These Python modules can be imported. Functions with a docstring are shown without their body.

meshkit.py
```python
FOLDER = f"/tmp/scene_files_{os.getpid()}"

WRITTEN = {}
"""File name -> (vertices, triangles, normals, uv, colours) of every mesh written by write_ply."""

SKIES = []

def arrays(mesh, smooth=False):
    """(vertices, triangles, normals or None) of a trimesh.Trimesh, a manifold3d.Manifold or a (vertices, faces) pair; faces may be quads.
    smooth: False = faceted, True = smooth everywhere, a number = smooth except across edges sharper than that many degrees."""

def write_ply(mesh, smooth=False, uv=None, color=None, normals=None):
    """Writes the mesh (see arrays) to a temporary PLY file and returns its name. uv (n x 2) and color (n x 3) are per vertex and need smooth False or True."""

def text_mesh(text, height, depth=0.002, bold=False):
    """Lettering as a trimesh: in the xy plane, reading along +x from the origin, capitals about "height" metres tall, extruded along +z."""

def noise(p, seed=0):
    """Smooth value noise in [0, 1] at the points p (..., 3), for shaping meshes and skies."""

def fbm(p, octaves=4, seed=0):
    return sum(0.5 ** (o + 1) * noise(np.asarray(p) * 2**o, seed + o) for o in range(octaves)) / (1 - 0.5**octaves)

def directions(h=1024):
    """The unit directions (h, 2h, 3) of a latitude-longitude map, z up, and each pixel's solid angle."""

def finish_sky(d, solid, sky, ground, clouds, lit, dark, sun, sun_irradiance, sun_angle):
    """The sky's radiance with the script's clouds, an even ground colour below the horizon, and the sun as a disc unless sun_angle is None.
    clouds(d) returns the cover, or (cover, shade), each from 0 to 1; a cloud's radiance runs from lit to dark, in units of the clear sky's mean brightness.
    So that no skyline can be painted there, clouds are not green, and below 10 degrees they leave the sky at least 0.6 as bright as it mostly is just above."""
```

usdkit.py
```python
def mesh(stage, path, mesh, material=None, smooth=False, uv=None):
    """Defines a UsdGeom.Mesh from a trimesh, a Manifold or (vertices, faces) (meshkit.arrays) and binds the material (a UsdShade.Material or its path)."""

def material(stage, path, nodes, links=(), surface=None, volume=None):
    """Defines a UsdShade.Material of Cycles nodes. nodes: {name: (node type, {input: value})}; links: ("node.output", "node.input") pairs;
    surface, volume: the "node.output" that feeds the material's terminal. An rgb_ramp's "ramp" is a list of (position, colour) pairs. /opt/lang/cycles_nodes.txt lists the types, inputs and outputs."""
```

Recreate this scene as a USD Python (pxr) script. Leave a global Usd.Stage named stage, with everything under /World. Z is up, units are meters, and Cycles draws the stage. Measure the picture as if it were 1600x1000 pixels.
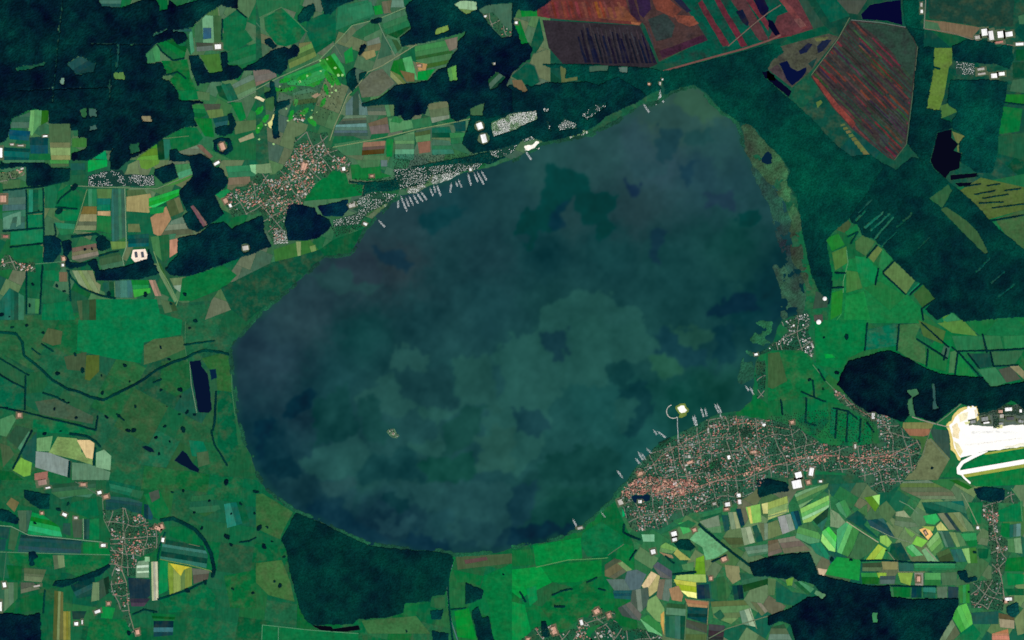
import math
import numpy as np
import shapely
import trimesh
import usdkit
from scipy import ndimage
from shapely.geometry import Polygon, LineString, Point, MultiPolygon, box
from shapely.ops import unary_union
from shapely import affinity
from pxr import Usd, UsdGeom, UsdLux, UsdShade, Gf, Sdf, Vt

EXPOSURE = 0.0
GAIN = 1.12           # brightness on the picture of a level white surface in full daylight at this exposure
GAIN_WATER = 1.12
WATER_SKY = 0.003
GAIN_WOOD = 1.0
SOFT = 17.0           # metres on the ground that one point is spread over

# ------------------------------------------------------------------ camera, sky, sun, exposure
stage = Usd.Stage.CreateInMemory()
UsdGeom.Xform.Define(stage, '/World')
S = 8.0                                     # metres of ground per pixel of the 1600 px photograph
CAM_H = 30000.0
cam = UsdGeom.Camera.Define(stage, '/World/camera')
cam.CreateHorizontalApertureAttr(36.0)
cam.CreateVerticalApertureAttr(22.5)
cam.CreateFocalLengthAttr(36.0 * CAM_H / (1600 * S))
cam.CreateClippingRangeAttr(Gf.Vec2f(100.0, 200000.0))
cam.AddTranslateOp().Set(Gf.Vec3d(0, 0, CAM_H))
cam.CreateExposureAttr(EXPOSURE)
cam.CreateFocusDistanceAttr(CAM_H / 2)
cam.CreateFStopAttr(36.0 * CAM_H / (1600 * S) / 1000 / SOFT)   # a lens a little out of focus: fine detail is as soft as in the photograph
SUN_EL, SUN_AZ = math.radians(48), math.radians(152)     # azimuth clockwise from north (+y)
sd = np.array([math.sin(SUN_AZ) * math.cos(SUN_EL), math.cos(SUN_AZ) * math.cos(SUN_EL), math.sin(SUN_EL)])
sky_mat = usdkit.material(stage, '/World/Looks/sky', {
    'sky': ('sky_texture', {'sky_type': 'single_scattering', 'sun_disc': False, 'sun_elevation': SUN_EL, 'sun_rotation': SUN_AZ}),
    'bg': ('background_shader', {'strength': 0.06})}, [('sky.color', 'bg.color')], surface='bg.background')
dome = UsdLux.DomeLight.Define(stage, '/World/sky')
UsdShade.MaterialBindingAPI.Apply(dome.GetPrim()).Bind(sky_mat)
sun = UsdLux.DistantLight.Define(stage, '/World/sun')
sun.CreateIntensityAttr(1.1)
sun.CreateNormalizeAttr(True)
sun.CreateAngleAttr(0.5)
sun.CreateColorAttr(Gf.Vec3f(1.0, 0.96, 0.9))
sun.AddTransformOp().Set(Gf.Matrix4d().SetLookAt(Gf.Vec3d(*(sd * 1000)), Gf.Vec3d(0, 0, 0), Gf.Vec3d(0, 0, 1)).GetInverse())

# ------------------------------------------------------------------ helpers
rng = np.random.default_rng(11)


def W(px, py):
    return ((px - 800) * S, (500 - py) * S)


def pts(t, s):
    """'x,y x,y' in the quadrant t = column row (each 400 by 250 px, drawn four times enlarged) -> metres"""
    ox, oy = int(t[0]) * 400, int(t[1]) * 250
    return [W(ox + float(a) / 4, oy + float(b) / 4) for a, b in (q.split(',') for q in s.split())]


def gpts(s):
    return [W(float(a), float(b)) for a, b in (q.split(',') for q in s.split())]


def poly(p):
    return shapely.make_valid(Polygon(p)).buffer(0)


def lin(c):
    c = np.asarray(c, float) / 255
    return np.where(c < 0.04045, c / 12.92, ((c + 0.055) / 1.055) ** 2.4)


def alb(c):
    """the reflectance of a thing that shows as this sRGB colour in full daylight"""
    return np.maximum(lin(c) / GAIN, 0.0015)


used = {}


def path_for(name, parent='/World'):
    k = (parent, name)
    n = used.get(k, 0)
    used[k] = n + 1
    return f'{parent}/{name}' if n == 0 else f'{parent}/{name}_{n:03d}'


def tag(prim, label=None, category=None, group=None, kind=None):
    prim = prim.GetPrim() if hasattr(prim, 'GetPrim') else prim
    for k, v in (('label', label), ('category', category), ('group', group), ('kind', kind)):
        if v:
            prim.SetCustomDataByKey(k, v)
    return prim


def xform(name, loc=(0, 0, 0), rz=0.0, parent='/World'):
    x = UsdGeom.Xform.Define(stage, path_for(name, parent))
    x.AddTranslateOp().Set(Gf.Vec3d(*map(float, loc)))
    if rz:
        x.AddRotateZOp().Set(float(rz))
    return x


def put(name, mesh, mat, parent='/World', tint=None, smooth=False):
    """one Mesh prim; tint: the thing's own colour, one or one per vertex"""
    parent = str(parent.GetPath()) if hasattr(parent, 'GetPath') else parent
    m = usdkit.mesh(stage, path_for(name, parent), mesh, mat, smooth)
    if tint is not None:
        tint = np.asarray(tint, np.float32).reshape(-1, 3)
        pv = UsdGeom.PrimvarsAPI(m).CreatePrimvar('tint', Sdf.ValueTypeNames.Color3fArray, 'vertex')
        n = len(m.GetPointsAttr().Get())
        assert len(tint) in (1, n), (name, len(tint), n)
        pv.Set(Vt.Vec3fArray.FromNumpy(np.repeat(tint, n, 0) if len(tint) == 1 else tint))
    return m


def parts_of(g):
    if g.is_empty:
        return []
    if g.geom_type == 'Polygon':
        return [g]
    return [q for h in g.geoms for q in parts_of(h)] if hasattr(g, 'geoms') else []


def slab(g, z0, z1):
    ms = []
    for q in parts_of(g):
        if q.area < 4:
            continue
        try:
            m = trimesh.creation.extrude_polygon(q.simplify(0.3), z1 - z0, engine='manifold')
        except Exception:
            continue
        m.apply_translation([0, 0, z0])
        ms.append(m)
    return trimesh.util.concatenate(ms) if ms else None


_lat = np.random.default_rng(5).random((256, 256))


def vnoise(x, y):
    xi, yi = np.floor(x).astype(int), np.floor(y).astype(int)
    u, v = x - xi, y - yi
    u, v = u * u * (3 - 2 * u), v * v * (3 - 2 * v)
    g = lambda a, b: _lat[a & 255, b & 255]
    return (g(xi, yi) * (1 - u) + g(xi + 1, yi) * u) * (1 - v) + (g(xi, yi + 1) * (1 - u) + g(xi + 1, yi + 1) * u) * v


def fbm(x, y, size, octaves=4):
    s, a, t = 0.0, 1.0, 0.0
    for k in range(octaves):
        s = s + a * vnoise(x / size + 17.3 * k, y / size - 9.1 * k)
        t += a
        a *= 0.5
        size *= 0.5
    return s / t          # 0..1


# ------------------------------------------------------------------ materials
def ground_material(name, amount, scale_a, scale_b, stretch=None, angle=0.0, rough=0.95, dry=(0.075, 0.085, 0.04), dry_max=0.25):
    """the thing's own tint, broken up by uneven growth, drier patches and soil"""
    n = {'tint': ('attribute', {'attribute': 'tint'}), 'geo': ('geometry', {}),
         'map': ('mapping', {'mapping_type': 'point', 'rotation': (0, 0, math.radians(angle)), 'scale': stretch or (1, 1, 1)}),
         'a': ('noise_texture', {'scale': scale_a, 'detail': 4.0, 'roughness': 0.65}),
         'b': ('noise_texture', {'scale': scale_b, 'detail': 3.0, 'roughness': 0.65}),
         'off': ('vector_math', {'math_type': 'add', 'vector2': (4137.0, 911.0, 0)}),
         'c': ('noise_texture', {'scale': 0.007, 'detail': 5.0, 'roughness': 0.65}),
         'cm': ('map_range', {'from_min': 0.47, 'from_max': 0.72, 'to_min': 0.0, 'to_max': dry_max, 'clamp': True}),
         'mix': ('mix', {'mix_type': 'mix', 'color2': dry}),
         'add': ('math', {'math_type': 'add'}),
         'ramp': ('map_range', {'from_min': 0.62, 'from_max': 1.38, 'to_min': 1 - amount, 'to_max': 1 + amount}),
         'mul': ('vector_math', {'math_type': 'scale'}),
         'p': ('principled_bsdf', {'roughness': rough, 'specular_ior_level': 0.0})}
    l = [('geo.position', 'a.vector'), ('geo.position', 'map.vector'), ('map.vector', 'b.vector'), ('a.fac', 'add.value1'), ('b.fac', 'add.value2'),
         ('geo.position', 'off.vector1'), ('off.vector', 'c.vector'), ('c.fac', 'cm.value'), ('cm.result', 'mix.fac'), ('tint.color', 'mix.color1'),
         ('add.value', 'ramp.value'), ('mix.color', 'mul.vector1'), ('ramp.result', 'mul.scale'), ('mul.vector', 'p.base_color')]
    return usdkit.material(stage, f'/World/Looks/{name}', n, l, surface='p.BSDF')


def plain(name, color, rough=0.7, amount=0.12, scale=0.05):
    n = {'geo': ('geometry', {}), 'a': ('noise_texture', {'scale': scale, 'detail': 3.0}), 'oi': ('object_info', {}),
         'add': ('math', {'math_type': 'add'}),
         'ramp': ('map_range', {'from_min': 0.3, 'from_max': 1.7, 'to_min': 1 - amount, 'to_max': 1 + amount}),
         'mul': ('vector_math', {'math_type': 'scale', 'vector1': tuple(color)}), 'p': ('principled_bsdf', {'roughness': rough, 'specular_ior_level': 0.3})}
    l = [('geo.position', 'a.vector'), ('a.fac', 'add.value1'), ('oi.random', 'add.value2'), ('add.value', 'ramp.value'), ('ramp.result', 'mul.scale'), ('mul.vector', 'p.base_color')]
    return usdkit.material(stage, f'/World/Looks/{name}', n, l, surface='p.BSDF')


M_FIELD = [ground_material(f'crop_{i}', 0.28, 0.012, 1.0, (0.05, 0.006, 1), a, dry_max=0.22) for i, a in enumerate((10, 35, 62, 100, 140, 165))]
M_MEADOW = ground_material('meadow', 0.38, 0.006, 0.03, dry_max=0.48)
M_LUSH = ground_material('lush_meadow', 0.30, 0.005, 0.02, dry_max=0.12)
M_SOIL = ground_material('bare_ground', 0.32, 0.01, 0.06, dry_max=0.0)
M_PEAT = ground_material('peat', 0.5, 0.007, 0.035, dry=(0.02, 0.018, 0.022), dry_max=0.7)
M_CANOPY = ground_material('canopy', 0.30, 0.006, 0.12, dry_max=0.0)
M_PAVED = ground_material('paved', 0.10, 0.01, 0.08, rough=0.8, dry_max=0.0)
M_CHALK = ground_material('pale_ground', 0.06, 0.008, 0.08, dry_max=0.0)
M_WATER = usdkit.material(stage, '/World/Looks/water', {
    'tint': ('attribute', {'attribute': 'tint'}), 'geo': ('geometry', {}), 'w': ('noise_texture', {'scale': 0.35, 'detail': 3.0}),
    'bump': ('bump', {'strength': 0.12, 'distance': 0.3}),
    'p': ('principled_bsdf', {'roughness': 0.12, 'ior': 1.33, 'specular_ior_level': 0.5})},
    [('geo.position', 'w.vector'), ('w.fac', 'bump.height'), ('tint.color', 'p.base_color'), ('bump.normal', 'p.normal')], surface='p.BSDF')
ROOFS = {k: plain('roof_' + k, v, 0.75, 0.25) for k, v in {
    'red': (0.37, 0.155, 0.12), 'brown': (0.27, 0.175, 0.14), 'grey': (0.25, 0.27, 0.26), 'dark': (0.06, 0.065, 0.07), 'pale': (0.44, 0.42, 0.37), 'white': (0.85, 0.85, 0.83), 'orange': (0.52, 0.30, 0.21)}.items()}
M_WALL = plain('render_wall', (0.42, 0.37, 0.32))
M_TREE = plain('tree_crown', (0.010, 0.055, 0.030), 0.95, 0.45, 0.2)
M_BARK = plain('bark', (0.09, 0.07, 0.05), 0.9)
M_DECK = plain('jetty_boards', (0.42, 0.45, 0.45), 0.8)
M_HULL = plain('boat_hull', (0.62, 0.66, 0.66), 0.35)
M_DARKMETAL = plain('dark_metal', (0.06, 0.07, 0.09), 0.5)
# ------------------------------------------------------------------ the land, surveyed: fields ("*" cuts a clearing into a wood)
FIELDS = {
'00': """0 95 50:985,0 1045,0 1050,60 1000,68
20 90 55:1070,0 1180,0 1150,35 1100,40
*25 75 65:620,0 760,0 750,45 640,45
0 90 45:980,270 1080,240 1120,285 1170,290 1150,370 1085,375 1000,310
30 105 60:910,340 980,280 1000,310 1000,380 920,400
0 100 50:1010,380 1085,380 1170,370 1190,480 1230,570 1110,560 1060,500 1110,450 1040,460
40 110 70:1160,250 1200,180 1215,320 1190,345 1165,290
0 105 55:1110,570 1240,560 1240,620 1130,630
75 120 75:1215,170 1290,90 1380,100 1385,270 1340,265 1220,290
40 85 110:1270,175 1320,175 1320,240 1270,245
90 100 90:1225,265 1340,270 1385,310 1230,322
50 100 50:1300,30 1365,20 1370,100 1290,95
*65 110 50:1250,345 1370,335 1390,445 1310,455
0 95 55:1385,130 1480,60 1550,110 1530,190 1400,200
15 95 60:1400,200 1540,190 1580,250 1450,330 1390,300
15 100 55:1420,330 1600,270 1600,400 1530,430 1480,400 1420,400
10 105 75:1350,540 1440,520 1490,610 1440,640 1370,600
85 115 80:1450,530 1560,470 1600,470 1600,580 1490,620
75 110 75:1230,570 1310,580 1310,630 1240,620
20 110 55:1205,650 1290,660 1290,720 1250,740 1200,730
70 85 65:1270,650 1380,650 1370,690 1290,700
90 120 65:1290,690 1390,680 1400,730 1310,740
15 75 75:1330,740 1430,720 1420,790 1350,800
0 110 55:1440,640 1510,640 1540,740 1500,760
0 110 50:1215,740 1320,740 1340,860 1280,850
0 100 55:1040,850 1160,795 1230,800 1270,860 1200,940 1080,940
80 110 75:1460,760 1600,750 1600,810 1470,840
150 150 110:1490,870 1580,830 1590,860 1500,890
90 110 80:1110,950 1250,900 1330,970 1300,1000 1130,1000
112 88 76:1230,910 1260,905 1330,980 1310,990
20 90 65:980,870 1060,870 1070,930 1050,990 990,1000
90 150 55:880,970 980,900 990,1000 850,1000
0 140 80:580,990 660,940 670,1000
60 125 55:190,690 305,680 300,760 240,790 200,850 180,830 170,760
55 90 75:80,740 190,700 180,800 60,800
65 95 65:305,775 440,770 445,890 310,890
120 130 85:310,890 440,890 440,1000 320,1000
0 75 90:185,860 300,850 300,960 190,960
0 70 85:50,810 190,820 180,880 60,870
0 80 75:20,920 190,930 180,1000 20,1000
60 115 55:450,865 540,860 540,920 450,920
35 95 65:460,810 495,810 495,850 460,850
*30 80 60:810,900 870,890 870,950 810,960
*15 75 60:100,420 290,390 280,410 110,445
*110 150 130:372,520 385,485 408,490 393,530
*85 125 60:710,455 780,450 780,500 715,495
*30 95 60:500,680 540,675 545,735 515,735
*55 100 85:555,680 605,680 608,728 560,732
*60 95 85:555,790 600,780 610,815 560,815
*130 120 95:880,725 945,725 950,760 890,760
*40 90 75:950,220 1045,172 1050,185 960,230
*40 90 75:1080,185 1195,178 1198,196 1085,200
*20 70 65:735,275 750,280 740,430 725,440
*14 52 54:385,0 393,0 330,640 322,640
*14 52 54:560,268 940,272 940,280 560,276
*14 52 54:690,300 698,300 690,640 682,640
*12 50 52:100,560 700,540 700,547 100,567
*20 60 62:420,400 500,350 600,400 590,450 480,470""",
'10': """0 95 55:50,110 170,50 250,130 310,200 270,260 190,290 130,280 60,190
25 95 60:0,0 280,0 260,80 160,45 20,110
0 80 60:320,130 500,50 500,250 370,340 340,260 310,190
35 105 70:510,40 700,0 740,100 620,140 500,190
40 105 75:570,50 720,10 740,90 610,130
0 130 50:735,40 780,30 795,85 745,95
100 95 75:785,10 850,0 860,80 800,85
65 110 85:850,0 920,0 930,50 860,100 840,60
35 95 65:780,110 930,60 970,165 880,240 810,210
30 95 60:620,200 740,120 780,180 660,240
85 100 75:530,260 600,160 630,190 560,270
100 110 85:690,260 770,230 790,310 700,330
130 120 80:650,330 740,310 750,350 690,375
20 120 55:550,330 600,290 610,380 560,400
50 85 65:790,200 850,340 760,370 780,290
45 85 65:880,250 910,300 870,340 820,240
60 115 65:990,290 1200,250 1230,340 1190,400 1060,430 1000,380
20 115 55:860,380 970,350 1010,500 930,490 840,440
165 125 85:1000,390 1070,400 1060,440 1015,440
0 130 50:1010,450 1120,430 1070,500 1010,500
110 100 90:1180,250 1260,230 1255,300 1210,320
85 95 75:640,530 720,450 790,430 870,520 770,600 660,610
120 135 85:840,440 900,470 940,520 890,530 840,480
100 90 60:900,440 990,460 990,510 940,510
66 98 86:560,650 640,560 660,640 860,640 860,720 700,720 560,740
80 98 78:500,790 560,720 690,720 690,780 560,800
75 100 95:480,850 500,780 690,770 700,850
106 94 78:700,770 820,730 835,830 720,840
80 95 80:690,640 800,640 830,720 700,720
70 120 75:800,640 860,640 870,720 820,730
75 135 85:830,740 980,740 980,800 840,830
40 110 60:870,720 920,750 900,770 840,760
80 100 80:1070,650 1200,630 1210,740 1100,770
45 105 65:970,750 1090,730 1100,790 990,800
150 100 75:1220,710 1265,705 1265,740 1230,745
20 95 70:1100,800 1210,790 1230,860 1100,860
0 65 60:1230,760 1310,755 1310,820 1250,820
45 105 65:1210,830 1340,830 1350,890 1220,900
60 110 70:490,900 680,870 820,880 810,970 500,970
114 92 76:670,890 810,880 800,960 660,970
0 115 50:815,870 860,870 850,980 815,980
70 105 70:860,860 990,820 990,900 870,900
70 115 85:870,900 990,900 985,1000 870,990
75 100 75:990,830 1090,810 1090,880 1000,890
126 90 76:1010,890 1090,880 1090,950 1020,960
45 100 65:1100,870 1210,880 1240,960 1100,970
*110 145 70:1115,215 1130,180 1200,155 1205,190 1130,220
*70 130 65:1195,430 1250,405 1260,500 1210,510
*60 95 65:1340,680 1430,640 1415,720 1340,720
*110 150 100:1240,30 1280,0 1380,10 1380,60 1320,95
*60 105 85:1450,500 1510,445 1560,490 1500,550 1460,565
*60 95 80:1390,60 1450,30 1600,20 1600,230 1540,240 1470,170 1430,110
100 95 80:-20,440 120,430 130,480 0,540
95 115 75:270,270 345,260 380,350 300,390 210,430 200,380 260,350
25 125 48:170,480 400,390 460,420 440,480 350,540 200,530
35 125 50:420,370 490,330 550,420 560,480 500,480 440,440
60 100 65:230,580 330,550 400,580 380,640 230,660""",
'20': """0 115 50:50,60 150,20 160,100 60,105
60 110 70:0,60 50,50 60,110 0,110
*0 115 50:10,140 50,130 100,270 60,275
*0 78 60:0,470 90,390 140,410 175,510 120,545 0,480
*90 100 60:300,410 340,430 330,490 410,480 410,500 310,515
*90 110 100:665,420 720,420 720,455 670,450
*110 90 70:0,500 60,500 100,570 80,580 10,540
0 72 58:170,110 200,250 150,330 110,310 130,240
*60 85 75:480,415 600,410 600,440 480,450""",
'30': """30 70 60:180,0 245,0 350,160 290,180
0 80 65:300,0 450,0 510,100 390,140
65 75 60:430,0 620,0 560,90 500,80
25 60 50:1000,0 1540,0 1530,165 1330,165 1100,130 1010,115
110 95 80:980,125 1100,135 1330,172 1290,215 1285,240 980,180
60 110 80:980,130 1060,145 1080,190 980,180
85 125 50:1040,300 1150,300 1150,400 1130,420 1100,600 1070,690 990,680 1030,450
70 105 55:1080,660 1150,640 1180,700 1110,730 1080,740
50 100 65:1530,500 1600,490 1600,580 1510,570
20 115 40:1490,590 1600,590 1600,650 1480,650
10 105 50:1470,665 1590,680 1570,820 1440,840
0 80 45:1550,310 1600,310 1600,380 1550,375
60 110 80:1565,100 1600,90 1600,150 1570,150
60 95 70:1460,300 1540,310 1535,335 1460,325
0 70 48:1530,390 1600,390 1600,480 1530,490
100 110 60:1150,820 1230,850 1210,1000 1190,1000 1180,900
25 85 60:1440,850 1600,830 1600,1000 1440,960
90 110 60:300,640 330,625 340,640 310,675
88 102 60:452,778 476,772 484,782 456,790
96 110 60:469,799 493,793 503,805 474,813
104 102 60:486,820 510,814 522,828 492,836
88 110 60:503,841 527,835 541,851 510,859
96 102 60:520,862 544,856 560,874 528,882
104 110 60:537,883 561,877 579,897 546,905
88 102 60:554,904 578,898 598,920 564,928
96 110 60:571,925 595,919 617,943 582,951
104 102 60:588,946 612,940 636,966 600,974""",
'01': """200 150 110:0,80 60,75 150,50 150,90 100,110 0,115
60 95 60:15,130 130,120 120,180 20,190
60 110 55:310,0 430,0 430,40 320,45
20 85 60:440,20 530,20 540,90 445,95
0 140 65:550,0 670,0 670,40 550,75
100 120 85:800,30 860,0 870,90 790,80
85 130 50:870,0 1000,0 990,25 920,60 880,50
10 90 50:180,80 430,70 420,130 180,160
50 80 75:20,190 165,180 165,310 15,320
20 95 60:180,185 265,185 270,330 180,340
50 95 80:15,330 160,310 155,430 20,440
85 130 105:20,360 70,340 130,320 130,400 100,420 110,350 80,360 60,430 20,430
0 105 65:170,345 270,340 270,430 165,440
10 110 75:70,450 270,430 270,520 65,530
10 90 55:80,560 230,530 270,540 265,610 90,620
20 95 60:280,170 340,155 360,200 350,280 380,300 280,300
0 95 55:360,200 440,150 500,220 500,330 350,300
0 110 65:345,320 500,310 480,380 380,380 340,350
20 100 60:340,390 470,400 460,460 380,470
40 110 65:540,180 605,180 605,290 520,290
140 125 90:520,290 605,290 605,385 490,385
70 105 60:605,180 700,180 695,240 610,240
0 90 60:605,240 690,240 690,320 605,310
175 145 105:610,320 690,320 690,350 610,345
25 105 55:605,350 695,350 695,460 605,440
80 105 70:490,385 605,385 600,440 470,440
45 100 90:700,180 780,180 785,480 700,520 695,300
20 100 50:470,440 600,440 700,500 690,470 695,460 605,455
60 95 55:790,190 900,185 930,230 800,240
140 130 90:790,230 940,210 960,290 930,330 790,320
15 90 60:795,330 920,330 950,400 960,470 800,470
90 105 70:800,400 870,400 880,450 800,450
0 80 75:800,470 930,460 930,540 800,545
90 130 60:690,510 800,510 790,550 700,560
40 160 65:930,240 1120,180 1120,220 960,300 930,290
60 120 60:1000,170 1110,110 1220,95 1110,150
35 105 60:1090,30 1200,20 1210,90 1120,120
100 115 80:1040,260 1120,230 1150,320 1060,360
150 120 90:940,360 1040,290 1070,370 1000,480 960,460
95 115 90:1070,380 1150,350 1210,460 1090,470 1000,480
20 125 60:930,300 1030,290 1020,330 940,340
40 105 60:940,480 1100,460 1060,600 1020,640 960,580
175 130 100:1060,500 1110,490 1120,570 1060,610
100 100 80:450,550 600,520 620,600 500,640 450,620
40 85 55:620,590 750,580 780,660 640,690 620,640
*110 90 85:1190,290 1210,280 1300,400 1270,420
110 110 85:1430,100 1560,90 1570,170 1480,200 1420,180
0 130 70:1340,210 1420,180 1480,220 1400,260
40 100 70:1410,40 1600,30 1600,100 1430,110
130 180 130:1560,30 1690,25 1690,80 1600,90 1570,70
110 120 80:450,690 580,690 600,760 630,780 620,840 560,830 490,770
15 80 60:640,770 710,760 715,860 660,850
50 95 85:720,755 830,750 830,860 720,860
20 115 50:820,750 930,750 930,800 830,810
50 150 55:830,810 940,800 940,830 840,860
150 115 90:930,750 970,750 1010,850 970,850
110 125 95:1060,740 1170,730 1130,830 1090,800
80 125 75:960,650 1000,640 1110,880 1090,890
0 105 60:600,870 980,870 1000,960 1140,1000 1130,1090 900,1140 880,1270 700,1240 480,1190 490,1000
0 100 60:270,900 440,880 470,1000 260,1000
10 100 50:1140,740 1400,660 1480,720 1400,800 1200,880 1120,880
60 90 60:480,880 600,870 600,1000 500,1000
25 90 70:0,880 60,800 150,850 150,1000 0,1000
45 100 60:170,860 250,870 240,960 170,960
0 105 60:280,690 370,690 370,760 280,750
95 90 70:370,700 420,700 420,760 370,760
60 95 60:1000,870 1090,890 1110,940 1030,960""",
'11': """0 105 50:240,130 440,60 560,80 580,150 670,150 660,220 520,240 370,250 270,260
20 110 50:590,30 780,20 780,80 850,100 700,130 600,120
70 110 70:620,0 780,0 770,40 660,50
90 110 110:780,0 820,0 820,40 780,40
50 110 55:110,560 330,490 390,560 300,590 120,640
130 150 100:250,510 280,510 280,600 260,600
110 140 85:335,540 370,530 380,580 350,590
10 80 50:-220,800 -80,730 0,690 100,640 270,600 400,560 440,600 280,735 120,875 0,955 -60,1010 -160,930
0 80 50:400,560 480,500 670,430 620,530 590,592 430,602
60 110 65:650,300 740,260 750,300 700,350 660,340
110 140 95:0,30 90,20 100,80 0,90""",
'31': """20 115 60:410,570 490,540 500,620 620,600 680,660 720,700 870,840 960,930 960,1020 370,1020 400,820 470,800 480,700
30 110 58:600,800 700,760 860,850 760,940
12 120 65:545,600 620,612 690,690 670,780 560,700
28 125 60:485,850 600,820 640,1000 475,1000
60 115 60:490,690 560,700 590,800 490,830
30 120 50:360,490 440,460 480,530 400,570
70 115 55:400,580 490,540 500,640 420,690
60 85 50:415,430 480,350 520,400 490,460
10 105 60:480,450 560,400 560,460 510,490
65 100 60:545,510 590,470 670,510 610,600 550,560
90 120 60:620,600 680,530 715,560 660,640
30 125 70:690,660 715,560 780,620 720,690
85 120 65:720,710 790,635 920,750 860,840
20 120 85:870,840 940,770 950,780 890,845
50 95 50:910,840 970,780 1050,870 970,930
20 125 40:400,830 470,810 460,960 390,1000
*40 95 55:1010,240 1130,150 1150,190 1090,300
*52 88 54:1080,310 1110,290 1240,380 1310,450 1380,580 1350,585
72 102 46:1200,190 1330,110 1420,130 1600,170 1600,310 1380,370 1280,260
60 100 60:1420,370 1600,310 1600,560 1480,460
80 130 60:1090,980 1150,960 1210,1010 1300,1080 1230,1070 1110,1050
50 75 65:300,820 380,850 370,920 280,930
*20 100 80:600,420 720,320 725,330 610,435
*20 95 80:640,440 760,330 765,340 645,450
*25 95 80:660,490 785,350 790,360 665,500
*15 90 70:540,370 610,315 612,325 545,385
*12 75 66:560,330 650,240 655,247 565,337
*12 78 66:700,540 800,450 805,456 705,547
*10 72 64:1300,700 1390,610 1396,617 1306,707
*10 72 64:1390,770 1480,690 1486,697 1396,778
*10 72 64:1440,850 1540,770 1546,777 1446,858
*8 70 60:800,420 900,330 907,337 807,428
*8 68 58:930,560 1010,480 1016,487 936,567
*50 130 80:1090,1000 1150,955 1220,1010 1260,1070""",
'02': """75 90 60:300,50 390,70 380,150 330,160 260,130
75 95 60:900,160 960,120 1140,100 1160,180 1000,250 900,280
75 95 45:540,220 620,220 620,320 560,380 530,370
60 85 55:400,230 540,200 530,320 420,310
0 105 60:210,620 400,640 600,690 600,720 200,700
60 90 65:220,510 350,490 580,600 580,650 250,590
10 105 75:1180,750 1270,760 1310,860 1200,850
65 100 65:1230,830 1300,820 1310,900 1240,920
100 150 100:230,740 330,725 310,820 230,820
125 150 95:310,820 360,730 480,740 500,770 510,830 580,800 580,910 500,880 300,830
215 190 140:480,750 560,750 590,770 580,870 540,860
125 145 130:225,820 310,830 440,880 420,980 220,920
50 80 65:430,880 450,880 440,985 420,985
90 125 100:450,890 560,900 690,950 680,1000 450,1000
115 165 125:600,830 650,810 695,850 690,940 600,920
110 165 60:90,920 130,860 200,890 190,970 150,980 80,940
70 130 80:0,620 80,590 100,620 40,730 0,720
70 130 95:110,800 180,690 190,710 130,820
40 75 60:40,740 100,660 190,680 110,800
65 90 65:0,770 60,790 90,840 20,920
20 80 65:130,820 230,700 220,900 150,870
0 90 45:0,940 80,950 150,1000 0,1000
25 85 60:170,330 270,320 300,400 260,450 170,460
30 90 60:0,250 60,240 180,340 150,420 0,340
0 95 60:0,350 150,430 150,560 0,540
30 95 55:1010,260 1180,240 1190,420 1100,480 1000,420
45 95 50:1260,240 1370,210 1440,230 1450,450 1360,440 1350,330 1300,300
0 90 55:1360,440 1450,450 1490,800 1420,900 1360,780""",
'12': "",
'22': "",
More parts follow.
